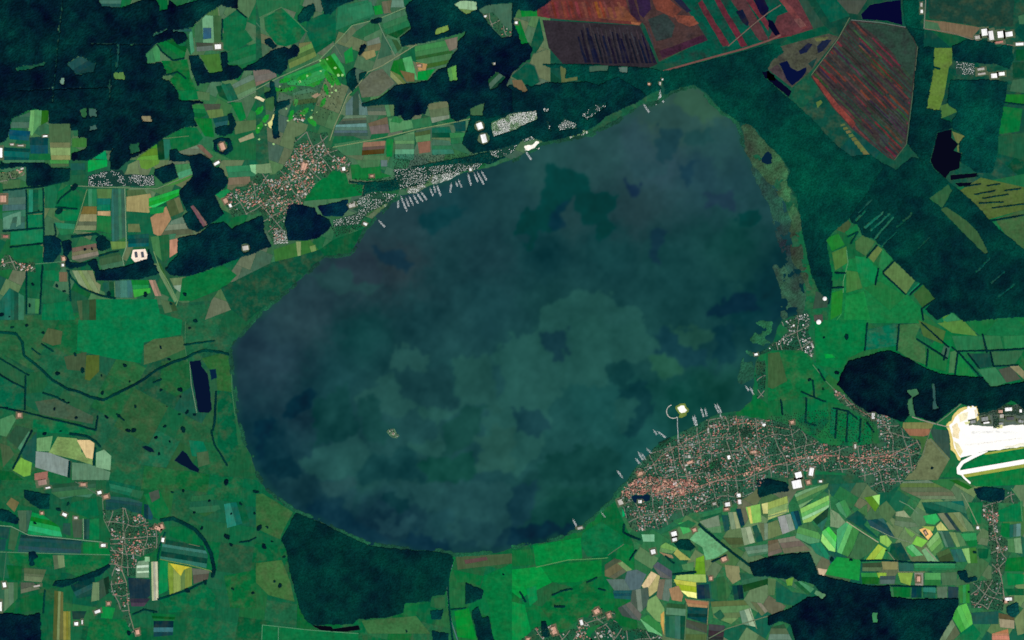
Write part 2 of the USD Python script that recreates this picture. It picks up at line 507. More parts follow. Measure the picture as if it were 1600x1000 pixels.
'32': """0 115 60:290,0 620,0 600,190 500,240 470,300 400,300 300,280
10 105 55:0,200 240,190 340,350 400,420 480,540 360,510 230,480 0,520
60 95 55:0,210 70,200 120,380 30,430 0,420
20 100 60:0,510 80,500 90,600 0,600
0 105 60:240,490 370,500 380,600 250,650
0 105 65:395,545 430,560 415,740 385,700
0 105 60:430,580 490,590 480,760 430,760
0 110 65:500,590 580,600 590,780 500,790
0 105 60:600,640 640,650 650,780 600,790
0 150 60:350,210 400,215 420,235 360,240
0 100 75:620,60 800,20 810,160 600,190
50 110 60:820,30 960,20 920,110 980,150 990,280 880,240 810,190
60 100 50:940,0 1110,70 1090,150 970,100
75 125 60:1060,20 1220,0 1310,100 1150,80
30 100 55:990,170 1120,250 1110,320 1000,290
50 100 75:1100,160 1140,170 1120,250 1080,220
60 115 70:1140,200 1180,190 1170,330 1130,330
20 120 60:1190,210 1310,360 1170,340
30 105 65:1150,100 1340,100 1350,190 1180,190
45 105 65:1340,95 1450,100 1470,180 1360,185
35 115 65:1470,100 1600,95 1600,180 1480,180
20 70 60:1250,210 1390,210 1400,290 1330,300
40 100 65:1390,200 1600,190 1560,250 1540,280 1410,280
50 120 75:1310,310 1420,295 1490,390 1400,425
75 75 65:1440,310 1520,290 1580,370 1490,390
130 130 95:1510,290 1560,280 1600,320 1600,370
*60 110 75:860,440 930,430 945,460 900,490 920,600 880,600 870,520 895,480
*40 85 75:1028,400 1042,400 1055,545 1080,550 1030,560
120 130 80:845,640 1040,640 1020,680 840,680
140 105 75:840,680 1020,680 1000,720 920,740 850,710
60 100 60:840,720 1000,730 960,830 800,790
100 115 80:1020,740 1140,860 1060,1000 850,1000 960,850 990,750
45 85 65:1010,680 1130,690 1140,870 1040,760
0 112 60:1250,900 1360,830 1600,800 1600,870 1220,930
0 110 55:1230,965 1600,915 1600,1000 1255,1000""",
'03': """20 145 75:200,200 270,220 370,290 390,355 170,340
45 85 65:110,190 200,190 170,330 120,310
110 105 70:40,150 70,110 120,140 90,200
55 100 75:330,30 600,0 600,70 560,110 470,100 380,120 320,80
0 100 60:450,140 600,110 620,220 560,240 430,190
30 80 75:660,100 800,110 890,140 880,240 780,180 660,190
15 65 65:900,150 970,160 950,250 900,240
0 90 60:680,0 850,40 810,100 690,70
40 95 65:830,60 900,70 880,120 820,100
70 85 70:450,250 515,245 510,360 460,360
20 70 65:525,245 560,245 555,370 525,370
30 80 65:395,270 440,270 440,350 390,330
0 115 65:560,245 620,240 620,370 560,375
25 75 75:130,340 510,380 505,460 110,450
20 75 70:0,290 60,300 50,370 0,360
60 95 65:70,290 120,320 90,440 50,430
20 75 70:0,370 40,370 30,440 0,440
0 110 55:520,390 640,390 690,450 690,470 520,460
0 100 55:50,455 330,460 330,540 150,550 60,520
75 105 75:330,470 400,470 420,540 340,560
0 100 50:400,470 690,470 680,530 580,580 470,600 410,570
85 105 75:150,550 290,560 260,640 150,630
75 115 80:0,640 110,640 110,740 20,830 0,830
80 90 65:130,640 210,640 250,680 130,710
0 95 50:130,740 280,700 260,810 110,830
0 90 45:40,530 140,540 130,630 60,620
110 130 80:340,690 395,700 395,1000 330,1000
145 145 80:395,820 440,820 440,1000 395,1000
20 60 50:450,820 540,820 520,870 455,870
20 70 70:440,660 590,590 600,720 480,740
45 85 65:600,640 680,600 690,700 620,750
95 125 85:580,640 620,640 620,750 570,760
0 100 55:1060,290 1130,290 1220,330 1260,410 1180,400 1060,350
30 90 80:1020,370 1180,400 1270,410 1300,470 1290,550 1100,520 1000,490
0 125 70:1000,500 1050,510 1050,690 990,720
120 150 70:1050,515 1200,545 1200,660 1060,720 1050,600
195 190 60:1060,520 1190,545 1150,560 1130,600 1100,570
85 85 70:1200,550 1310,565 1300,620 1210,650
115 150 115:850,510 930,500 930,610 850,610
190 215 185:855,535 930,530 930,545 855,550
190 215 185:855,570 930,567 930,578 855,582
140 190 140:905,480 935,480 935,510 905,510
190 195 150:945,510 985,510 990,750 950,755
20 50 60:800,610 940,620 940,720 900,760 810,740
60 60 60:810,740 940,740 900,790 820,790
15 130 65:640,790 720,800 700,870 630,860
0 105 55:560,870 830,870 830,1000 540,1000
25 75 75:960,880 1085,880 1080,970 960,980
0 100 55:1000,750 1280,650 1350,720 1340,810 1060,830
20 100 50:940,830 1100,840 1090,880 960,880
0 110 55:900,90 1000,70 1060,200 1000,250 960,230
0 95 50:1400,600 1600,560 1600,800 1440,800
30 90 60:1200,100 1330,90 1380,180 1280,230 1180,180
0 85 65:1400,150 1520,130 1560,260 1420,300
70 75 65:930,80 990,60 1000,110 950,140""",
'13': """30 90 60:1100,720 1190,720 1190,820 1090,790
60 105 60:660,880 1000,850 1090,960 700,960
60 85 55:1250,480 1600,460 1600,520 1260,560
90 70 60:1300,500 1440,480 1450,500 1310,525
0 115 55:1420,600 1600,520 1600,1000 1480,1000 1460,800 1420,700
0 95 50:1230,560 1420,600 1400,660 1310,640 1260,640
0 130 50:1240,820 1330,800 1380,1000 1260,980
45 100 55:0,90 40,85 230,200 160,335 150,370 60,330 0,300
55 100 60:0,520 160,500 215,640 240,760 80,720 0,640
10 105 60:40,905 330,935 640,960 640,1000 40,1000
45 95 60:1110,740 1180,730 1180,800 1120,800""",
'23': """10 100 50:0,440 130,430 140,530 0,540
0 118 55:130,410 430,360 440,490 350,500 150,540
10 102 55:440,330 560,260 690,350 700,400 600,470 470,480 430,400
0 130 50:0,560 180,540 250,640 50,740 0,700
0 112 50:180,540 340,520 560,500 560,600 400,640 250,640
0 120 65:90,680 150,660 160,750 110,790
0 127 55:0,760 80,780 130,1000 0,1000
0 95 45:250,720 500,620 560,780 520,800 380,900 300,960 180,800
0 150 90:690,170 720,180 720,220 690,230
110 170 130:810,340 890,340 890,385 820,385
60 160 85:1040,270 1080,260 1120,320 1070,340
30 100 55:930,340 1100,250 1150,270 1120,300 1040,290
95 160 110:1110,370 1170,300 1200,290 1350,440 1270,490 1210,500 1190,420
100 140 85:930,410 960,390 1040,430 1000,460 920,450
150 158 84:1030,430 1120,500 1050,500 1010,460
140 120 90:920,450 1000,470 1010,490 960,480
70 120 70:1060,530 1140,510 1130,570 1070,560
140 178 82:1150,490 1200,470 1215,640 1160,640 1010,640 1030,590 1140,590
186 196 84:1010,620 1150,640 1155,740 1100,730 1040,680
88 92 94:880,540 910,510 1000,570 1000,620 930,610
155 140 100:870,570 925,600 910,690 860,730 810,660
70 85 70:580,530 640,490 680,500 720,570 640,620 580,600
105 140 90:660,520 690,510 750,560 720,575
74 104 98:720,570 780,560 840,590 800,680 740,690 700,640
80 100 98:590,620 700,620 740,690 640,690
30 85 85:630,690 750,690 780,750 640,740
76 96 96:750,690 850,670 860,770 800,830 740,770
84 92 90:660,800 740,760 810,840 800,880 690,850
104 100 90:920,620 1000,620 1000,680 980,760 900,740
150 120 85:980,680 1040,660 1070,720 1060,760 1000,750
110 145 85:850,750 900,720 950,800 960,900 900,880 840,810
70 140 90:800,870 850,840 930,900 940,980 880,990
180 150 80:930,840 950,820 950,970 930,900
45 85 60:970,770 1095,780 1085,850 960,840
0 65 65:1100,795 1225,800 1225,900 1095,860
20 80 65:955,850 1085,850 1075,1000 960,980
60 65 55:1090,870 1220,905 1220,1000 1080,940
75 110 70:1080,920 1220,960 1215,1000 1080,1000
50 55 55:1230,900 1330,910 1320,1000 1225,1000
135 110 75:1080,740 1230,760 1220,800 1100,790
15 55 70:1155,655 1230,650 1240,740 1160,745
10 60 60:1375,660 1440,655 1450,740 1390,750
120 125 85:1330,530 1420,540 1430,620 1380,650 1340,600
40 100 60:1240,620 1330,600 1370,700 1330,770 1250,740
30 85 55:1420,580 1600,600 1600,650 1450,700
90 110 75:1240,760 1450,750 1490,800 1370,900 1260,860
30 85 60:1260,840 1300,810 1330,850 1300,880
105 115 85:1490,760 1560,770 1600,820 1560,850
110 140 100:1420,820 1490,800 1530,920 1440,900
75 110 75:1170,260 1290,220 1310,330 1250,330
10 70 65:1310,220 1350,220 1360,310 1330,325
105 125 90:1350,200 1400,200 1430,300 1370,310
10 50 60:1400,180 1430,180 1455,280 1430,290
40 105 65:1160,190 1310,170 1310,210 1180,250
125 175 90:1460,170 1550,150 1560,260 1490,275
200 190 100:1470,170 1490,170 1505,270 1490,270
190 190 120:1560,150 1600,140 1600,210 1570,210
115 130 100:1430,300 1490,290 1520,390 1450,410
15 75 65:1500,290 1530,280 1570,380 1530,390
110 120 90:1540,270 1600,270 1600,370 1570,380
90 110 75:1320,360 1440,360 1450,410 1380,430
65 110 75:1450,420 1600,400 1600,460 1480,480
0 60 55:1010,375 1100,370 1150,420 1080,440""",
'33': """150 175 110:0,140 120,100 130,200 0,250
138 146 122:60,230 140,210 170,310 90,340
95 115 70:0,270 60,250 90,340 0,370
115 110 90:0,380 60,370 90,450 0,480
105 105 80:60,370 170,350 270,440 100,460
0 60 65:140,200 190,190 215,290 175,310
75 120 75:165,90 200,180 370,50 380,20 230,60
105 170 85:200,180 390,90 380,170 270,260 220,270
30 85 65:280,250 380,170 370,240 340,320
65 125 80:190,290 270,260 330,350 320,390 260,400 170,360
20 110 65:260,400 330,390 390,480 380,500 300,460
110 140 100:390,180 440,210 490,270 440,300 390,290
70 130 85:420,150 480,120 520,200 490,240 440,190
90 190 90:340,320 380,290 430,350 420,450 380,440 330,380
75 150 90:430,310 490,260 570,320 530,430 500,480 430,450
10 70 60:490,240 560,190 620,250 600,280 700,370 600,310
60 105 65:560,190 620,150 620,230
30 80 75:620,250 720,240 800,370 720,340 640,290
126 172 74:600,110 700,90 695,160 670,200
70 100 65:690,170 740,130 800,200 760,250 790,300 700,220
60 95 65:570,330 690,390 620,470 560,500 510,480
126 176 78:700,350 740,345 775,390 750,420 700,390
135 185 80:610,500 690,400 740,430 710,500
10 80 60:770,400 830,390 890,500 820,510 760,450
80 150 80:860,420 900,400 970,470 900,480 870,450
85 100 75:800,200 850,190 940,290 860,300 790,280
100 150 70:850,290 920,340 900,360 870,330
110 180 70:930,350 1000,380 960,420 900,400
230 185 110:945,310 1000,290 1030,340 1000,375
136 172 76:960,290 1040,290 1030,320
40 160 85:970,225 1050,210 1075,250 1040,280 990,270
175 180 110:1050,290 1080,260 1125,315 1060,315
110 120 90:1060,210 1100,205 1180,310 1130,310
40 55 60:1100,210 1120,205 1200,320 1180,320
130 140 105:1120,205 1200,200 1250,320 1210,325
95 120 85:1200,200 1230,190 1290,320 1250,320
10 75 60:960,140 1220,130 1250,240 1300,310 1200,200 990,210
50 95 75:1060,320 1130,320 1170,420 1110,420 1080,340
85 120 75:1130,325 1210,330 1240,410 1180,420
20 120 55:1200,335 1300,330 1310,410 1260,420
90 140 80:990,400 1060,320 1100,420 1040,480
110 160 110:960,440 990,420 1070,510 1000,510
50 85 60:1050,460 1130,425 1160,500 1080,520
15 75 65:1140,435 1210,430 1240,510 1170,515
80 140 80:1210,430 1300,420 1310,520 1250,520
25 85 80:380,480 420,480 410,530 390,530
20 130 60:430,480 580,500 570,630 360,590 380,540
80 95 65:590,520 710,515 710,570 590,570
120 125 80:710,510 810,510 815,560 720,560
40 90 80:820,520 910,520 910,570 820,570
30 110 60:910,520 1170,520 1170,560 920,570
30 105 55:580,580 700,580 690,650 590,650
130 165 60:680,580 740,580 740,610 690,610
35 70 60:700,600 800,600 790,650 700,650
114 158 64:810,580 905,580 890,660 830,640
130 125 115:915,580 970,580 970,660 920,660
50 125 75:980,580 1080,580 1080,660 980,660
65 105 70:1080,580 1180,575 1180,655 1090,660
0 95 45:780,670 890,670 890,730 790,735
0 60 60:900,665 960,665 960,735 895,735
20 85 70:970,665 1050,665 1045,740 970,735
75 105 80:1055,670 1120,665 1120,740 1060,735
25 60 65:1125,665 1190,670 1185,740 1125,740
50 130 70:1190,660 1260,650 1260,770 1200,770
75 175 85:1180,790 1240,770 1290,890 1210,960 1150,860
90 120 80:1080,980 1150,870 1200,960 1160,1000 1070,1000
*190 170 130:310,550 370,560 350,600 320,590
*80 110 75:0,610 50,620 40,720 0,720
20 85 65:50,630 150,700 280,720 170,790 50,760
130 150 80:40,840 160,800 160,840 50,880
65 95 65:20,920 100,900 150,1000 0,1000
*90 140 50:110,620 160,610 150,660 120,660
*30 115 65:160,640 200,630 290,680 250,720
*90 130 95:300,690 365,715 340,745 290,710
*55 125 80:650,830 685,825 685,890 655,890
0 105 55:1440,190 1590,130 1590,260 1450,260
0 100 50:1460,270 1510,270 1510,360 1450,350
40 90 80:1510,280 1580,270 1580,350 1510,360
75 115 80:1490,370 1580,360 1590,460 1500,450
10 100 60:1250,140 1340,140 1330,270 1280,280
90 115 80:1330,360 1380,370 1370,410 1310,400
0 85 50:1310,430 1380,430 1370,490 1320,490
0 105 45:1490,490 1600,480 1600,570 1480,570
0 115 55:1490,580 1600,590 1600,650 1500,660
0 85 50:1480,680 1600,680 1600,720 1500,720
120 115 80:1440,830 1540,850 1540,930 1450,920
25 75 65:1270,830 1440,820 1440,900 1280,900
165 120 85:1400,960 1500,930 1510,1000 1400,1000
100 125 80:1540,870 1600,800 1600,960 1560,970
0 105 60:1200,960 1280,900 1330,960 1300,1000 1200,1000
0 110 55:1290,0 1600,0 1600,30 1300,40 1265,25
60 115 65:1130,0 1225,0 1265,25 1290,40 1250,60
90 110 80:820,10 1000,0 1150,70 1180,120 960,120 830,60""",
}

# ------------------------------------------------------------------ woods: quadrant, height, colour, label, outline
WOODS = [
('00', 20, (0, 27, 37), 'very large dark forest covering the north-west corner, its eastern edge ragged with green fields',
 '-300,-300 620,-300 620,0 640,40 760,50 900,0 980,0 1000,70 1050,60 1060,0 1110,40 1180,20 1230,0 1500,-60 1480,60 1380,30 1270,100 1200,170 1080,190 1160,210 1170,250 1110,280 1080,240 980,270 910,340 920,400 1010,390 1040,460 1000,490 1060,510 1110,570 1120,630 1310,635 1200,650 1210,740 1230,790 1160,790 1040,850 960,910 900,950 820,990 740,1060 690,1060 690,960 720,920 690,940 660,940 560,1000 450,1000 450,960 540,930 545,860 490,860 490,810 450,820 440,770 305,770 310,690 200,680 70,740 60,800 45,870 0,900 -300,900'),
('00', 18, (0, 29, 40), 'horseshoe-shaped wood wrapped round a pale field just below a white barn', '1180,350 1240,345 1310,460 1390,445 1380,330 1415,325 1425,410 1490,410 1525,440 1490,490 1380,510 1250,520 1240,545 1200,450'),
('00', 15, (0, 36, 42), 'small dark copse joined to a thin tongue, above the orange farm yard', '1345,800 1400,785 1440,790 1420,720 1450,705 1478,780 1450,830 1400,850 1350,835'),
('00', 14, (0, 36, 45), 'ring of dark trees enclosing an orange farm yard', '1330,880 1380,855 1440,870 1460,940 1410,970 1345,945'),
('00', 17, (0, 33, 42), 'dark wood north-west of the inland village, beside the campsite field', '1060,940 1100,930 1130,960 1200,975 1250,960 1310,1000 1390,1060 1430,1130 1400,1180 1340,1220 1400,1340 1300,1410 1240,1450 1180,1430 1140,1350 1170,1330 1120,1200 1210,1100 1180,1000 1110,1010 1060,1000'),
('01', 17, (0, 33, 42), 'square dark wood east of the speckled campsite', '970,60 1090,20 1110,110 1020,150 960,90'),
('01', 18, (0, 32, 42), 'long dark wooded tongue south of the ploughed fields, with the grey-roofed courtyard at its top', '540,640 600,620 620,690 800,660 920,620 930,560 960,640 1000,710 880,740 700,750 600,750 590,700'),
('01', 19, (0, 33, 43), 'long dark forest belt running east along the village to the lakeside', '1115,490 1250,460 1320,400 1400,390 1450,430 1600,360 1640,350 1650,450 1700,540 1600,575 1400,650 1200,720 1060,720 1030,680 1110,600'),
('01', 14, (0, 38, 42), 'small round dark copse amid the ploughed fields', '600,490 640,470 690,510 690,550 640,570 605,560'),
('01', 15, (0, 42, 44), 'dark wood on the western edge of the picture, below the large forest', '0,0 20,20 160,20 300,20 320,50 440,55 440,120 290,160 170,160 165,40 130,40 0,60'),
('01', 14, (0, 45, 52), 'square blue-green copse west of the pink village street', '280,480 340,470 380,500 380,580 330,640 270,640'),
('01', 13, (0, 40, 45), 'small copse round the white farm at the end of the pink village street', '385,510 440,500 450,560 420,600 440,640 540,640 540,660 440,680 410,660'),
('10', 15, (0, 33, 42), 'dark rectangular wood near the top edge, west of two', '260,100 300,50 360,20 370,70 330,130 270,145'),
('10', 15, (0, 33, 42), 'dark wood cut by the top edge, right of the rectangular one', '390,-40 640,-40 620,0 560,20 500,50 470,90 430,85'),
('10', 13, (0, 36, 42), 'small dark grove north of the golf course road', '50,250 90,240 130,290 110,310 60,280'),
('10', 17, (0, 32, 42), 'lobed dark wood on the north side of the golf course road', '-100,440 0,390 100,320 180,290 210,310 240,275 270,300 260,350 200,370 190,430 150,470 60,430 0,440'),
('10', 13, (0, 35, 40), 'narrow dark thicket beside a brown bare field', '640,340 660,280 690,275 680,320 650,350'),
('10', 14, (0, 35, 42), 'dark grove against the curving country road', '560,480 600,430 620,415 615,460 640,530 600,580 570,530'),
('10', 12, (0, 36, 40), 'little grove just inside the bend of the curving road', '645,460 690,450 680,490 645,505'),
('10', 12, (0, 36, 40), 'dark roadside clump where two country lanes meet', '710,130 760,110 790,115 780,140 755,145 720,145'),
('10', 20, (0, 32, 42), 'large dark forest at the top centre, with pale clearings cut in it',
 '930,40 1010,-20 1010,-300 2000,-300 1850,0 1750,70 1640,60 1610,120 1650,250 1700,260 1730,310 1710,370 1670,390 1600,460 1560,540 1600,560 1600,700 1440,740 1420,720 1340,720 1260,760 1220,740 1200,640 1170,625 1080,650 1060,710 1000,720 970,750 920,755 910,720 865,720 860,650 670,665 660,650 780,610 880,530 1000,520 1080,500 1140,430 1190,420 1230,340 1260,310 1260,260 1300,230 1310,200 1060,265 910,290 900,240 970,180'),
('10', 13, (0, 38, 45), 'dark tree belt of the golf course, forked like a branch', '90,500 110,510 125,560 130,640 210,620 215,650 140,690 135,780 145,860 110,870 100,790 120,700 115,600 60,620 50,580 90,570'),
('11', 16, (0, 32, 45), 'dark wood between the inland village and the lake marina', '200,290 230,270 370,300 380,340 460,370 470,420 400,480 330,500 200,500 180,400'),
('11', 14, (0, 30, 50), 'small blue-dark wood just north of the lakeside wood', '385,290 570,250 580,310 540,350 420,350'),
('11', 12, (0, 52, 48), 'strip of dark green trees along the marina shore road', '560,130 700,140 860,120 900,60 1000,40 1100,20 1400,-40 1500,-60 1560,-20 1480,20 1350,30 1290,70 1100,90 1060,150 900,180 800,200 740,190 700,240 660,230 680,160'),
('20', 16, (0, 44, 45), 'broad dark shore wood along the northern bank, between the campsite and the jetty road',
 '-250,700 -100,560 0,530 170,530 230,510 300,520 480,510 540,530 660,480 800,560 840,600 780,640 600,720 500,800 380,850 200,890 120,850 40,900 -60,930 -250,960 -310,900 -290,830'),
('20', 13, (0, 58, 50), 'mid-green wood south of the dark peat cutting', '180,400 300,400 420,400 860,425 930,440 930,560 840,600 800,560 660,480 540,530 480,510 410,500 330,490 340,430 230,420'),
('g', 6, (0, 54, 47), 'scrubby green swamp woodland along the north-east end of the lake, below the pink peat track',
 '1033,112 1075,102 1125,90 1165,80 1200,70 1217,68 1225,82 1205,95 1200,108 1210,135 1235,155 1257,175 1275,192 1300,220 1330,245 1360,240 1380,262 1355,300 1340,320 1325,345 1305,360 1290,375 1295,400 1300,430 1297,470 1280,455 1268,430 1262,400 1255,370 1250,335 1245,305 1230,285 1235,268 1225,250 1210,235 1195,222 1185,205 1172,195 1162,192 1155,190 1125,170 1105,145 1085,132 1060,138 1040,150'),
('g', 3, (50, 80, 56), 'yellow-green reed bed curving down the eastern lake shore',
 '1158,198 1175,193 1187,213 1200,225 1212,240 1225,255 1232,270 1228,290 1245,310 1252,335 1250,370 1257,410 1262,440 1269,452 1262,454 1250,430 1238,400 1232,370 1236,345 1222,310 1205,290 1190,272 1178,262 1163,235'),
('g', 2, (36, 70, 60), 'broken reeds and shallows on the water side of the eastern reed bed', '1172,258 1190,272 1206,290 1223,312 1236,345 1233,370 1239,400 1250,428 1236,436 1222,400 1212,360 1202,322 1186,292'),
('g', 3, (44, 74, 60), 'blunt reed-covered spit on the eastern shore, above the chalet hamlet', '1207,415 1230,407 1248,413 1260,440 1257,495 1222,498 1220,450'),
('g', 3, (34, 82, 58), 'hook-shaped reed island off the chalet hamlet', '1174,508 1192,502 1208,502 1205,520 1195,526 1205,535 1192,540 1174,535 1172,528 1180,520'),
('g', 3, (32, 78, 60), 'club-shaped reed bed south of the hook-shaped one', '1165,547 1173,550 1176,580 1174,590 1160,600 1151,598 1158,575'),
('30', 13, (0, 50, 46), 'straight dark green shelterbelt beside the big brown peat field', '860,165 930,180 975,190 970,300 1000,290 1040,300 1030,450 990,680 1080,690 1080,740 1140,760 1150,810 1110,815 1060,830 1040,960 1010,1010 980,1040 900,930 870,900 900,700 915,500 940,290'),
('30', 12, (0, 46, 46), 'dark wood below the white factory halls in the north-east corner', '1150,290 1240,250 1330,250 1420,270 1530,290 1530,380 1510,430 1430,400 1290,390 1160,380'),
('30', 12, (0, 54, 50), 'blue-green wood south of the mill yard at the eastern edge', '1140,500 1390,500 1500,510 1480,620 1440,840 1430,980 1400,1080 1310,1080 1200,1010 1190,900 1230,850 1150,800 1150,750 1190,700 1120,650'),
('30', 9, (0, 55, 48), 'thin young wood along the top right lane', '840,0 940,0 945,140 960,190 880,180 860,160'),
('31', 6, (0, 46, 44), 'wide dark moor covered in low birch scrub east of the lake, cut by straight drains',
 '620,-40 720,20 800,60 900,-20 1010,10 1040,50 1110,120 1200,190 1280,260 1380,370 1480,460 1600,560 1700,660 1700,960 1600,980 1300,1000 1220,1010 1160,950 1060,1000 980,930 1050,870 960,770 920,750 790,630 720,550 670,500 590,470 560,400 520,390 500,340 560,260 600,220 560,100'),
('32', 19, (0, 31, 37), 'large dark forest block west of the airfield, with two pale rides',
 '500,260 700,200 760,190 880,240 1000,310 1100,340 1340,360 1400,420 1600,385 1700,380 1700,550 1600,560 1520,500 1430,560 1300,590 1290,540 1200,520 1050,640 920,600 900,480 870,500 880,600 850,640 720,590 620,580 540,520 430,400 470,320'),
('03', 13, (0, 40, 45), 'oval dark wood north of the light green triangular field', '150,60 310,90 310,180 240,180 150,110'),
('03', 12, (0, 38, 45), 'small dark wood near the western edge, below the straw-coloured square', '-20,180 50,190 120,240 110,280 0,250'),
('03', 19, (0, 28, 40), 'black-green forest block filling the bottom left corner', '-200,850 80,830 170,850 250,830 255,1100 -200,1100'),
('03', 12, (0, 40, 45), 'wedge of dark trees west of the small round village', '330,660 350,630 450,620 560,580 680,530 690,545 620,600 480,640 380,675'),
('03', 11, (0, 42, 50), 'dark copse by the field road crossing', '180,450 220,445 240,480 210,500 215,535 180,540'),
('13', 9, (0, 42, 41), 'wide swamp wood filling the old bay south of the lake',
 '250,205 400,255 560,335 700,405 900,428 1220,458 1235,500 1225,540 1200,620 1180,720 1100,720 1090,760 930,770 920,830 800,860 640,870 600,900 350,905 320,890 280,820 230,640 210,560 190,440 160,370 180,330'),
('13', 12, (0, 45, 45), 'dark copse on the left of the canal meadow', '1310,640 1420,690 1410,740 1310,780'),
('13', 13, (0, 36, 42), 'dark copse beside the bright meadow near the bottom edge', '1350,820 1390,790 1410,860 1450,850 1490,1020 1390,1020'),
('13', 10, (0, 42, 48), 'low dark thicket west of the canal', '1090,820 1170,810 1160,870 1100,870'),
('13', 10, (0, 42, 48), 'dark thicket west of the canal at the bottom edge', '1100,940 1200,960 1200,1020 1110,1020'),
('23', 12, (0, 36, 40), 'dark clump of trees behind the lakeside farms at the bottom edge', '180,880 210,880 235,980 190,985'),
('23', 13, (0, 48, 45), 'small dark wood between the white greenhouses and the pale crops', '1000,380 1100,370 1150,420 1120,440 1040,430'),
('33', 19, (0, 31, 39), 'great dark forest filling the bottom right, its north edge stepped against the fields',
 '-120,520 0,480 150,460 260,450 300,540 310,590 350,600 570,650 620,660 760,660 770,730 900,745 1190,740 1190,770 1140,880 1070,1000 1040,1100 200,1100 140,900 80,880 0,910 0,850 150,800 250,730 350,730 290,650 190,630 150,600 110,620 0,600 -90,600'),
('33', 12, (10, 66, 62), 'rounded blue-green copse east of the white-roofed farm', '1490,790 1560,760 1570,830 1530,860 1490,830'),
('33', 12, (0, 36, 45), 'dark copse north of the lower eastern village', '1180,570 1240,565 1250,610 1300,600 1310,630 1240,640 1200,620'),
('33', 12, (0, 36, 45), 'dark grove at the head of the eastern village street', '1290,55 1350,40 1440,50 1480,60 1480,120 1400,140 1310,120'),
('23', 12, (0, 40, 42), 'dark wood at the right end of the lakeside town', '1530,0 1600,-10 1720,20 1730,70 1600,90 1540,110'),
]

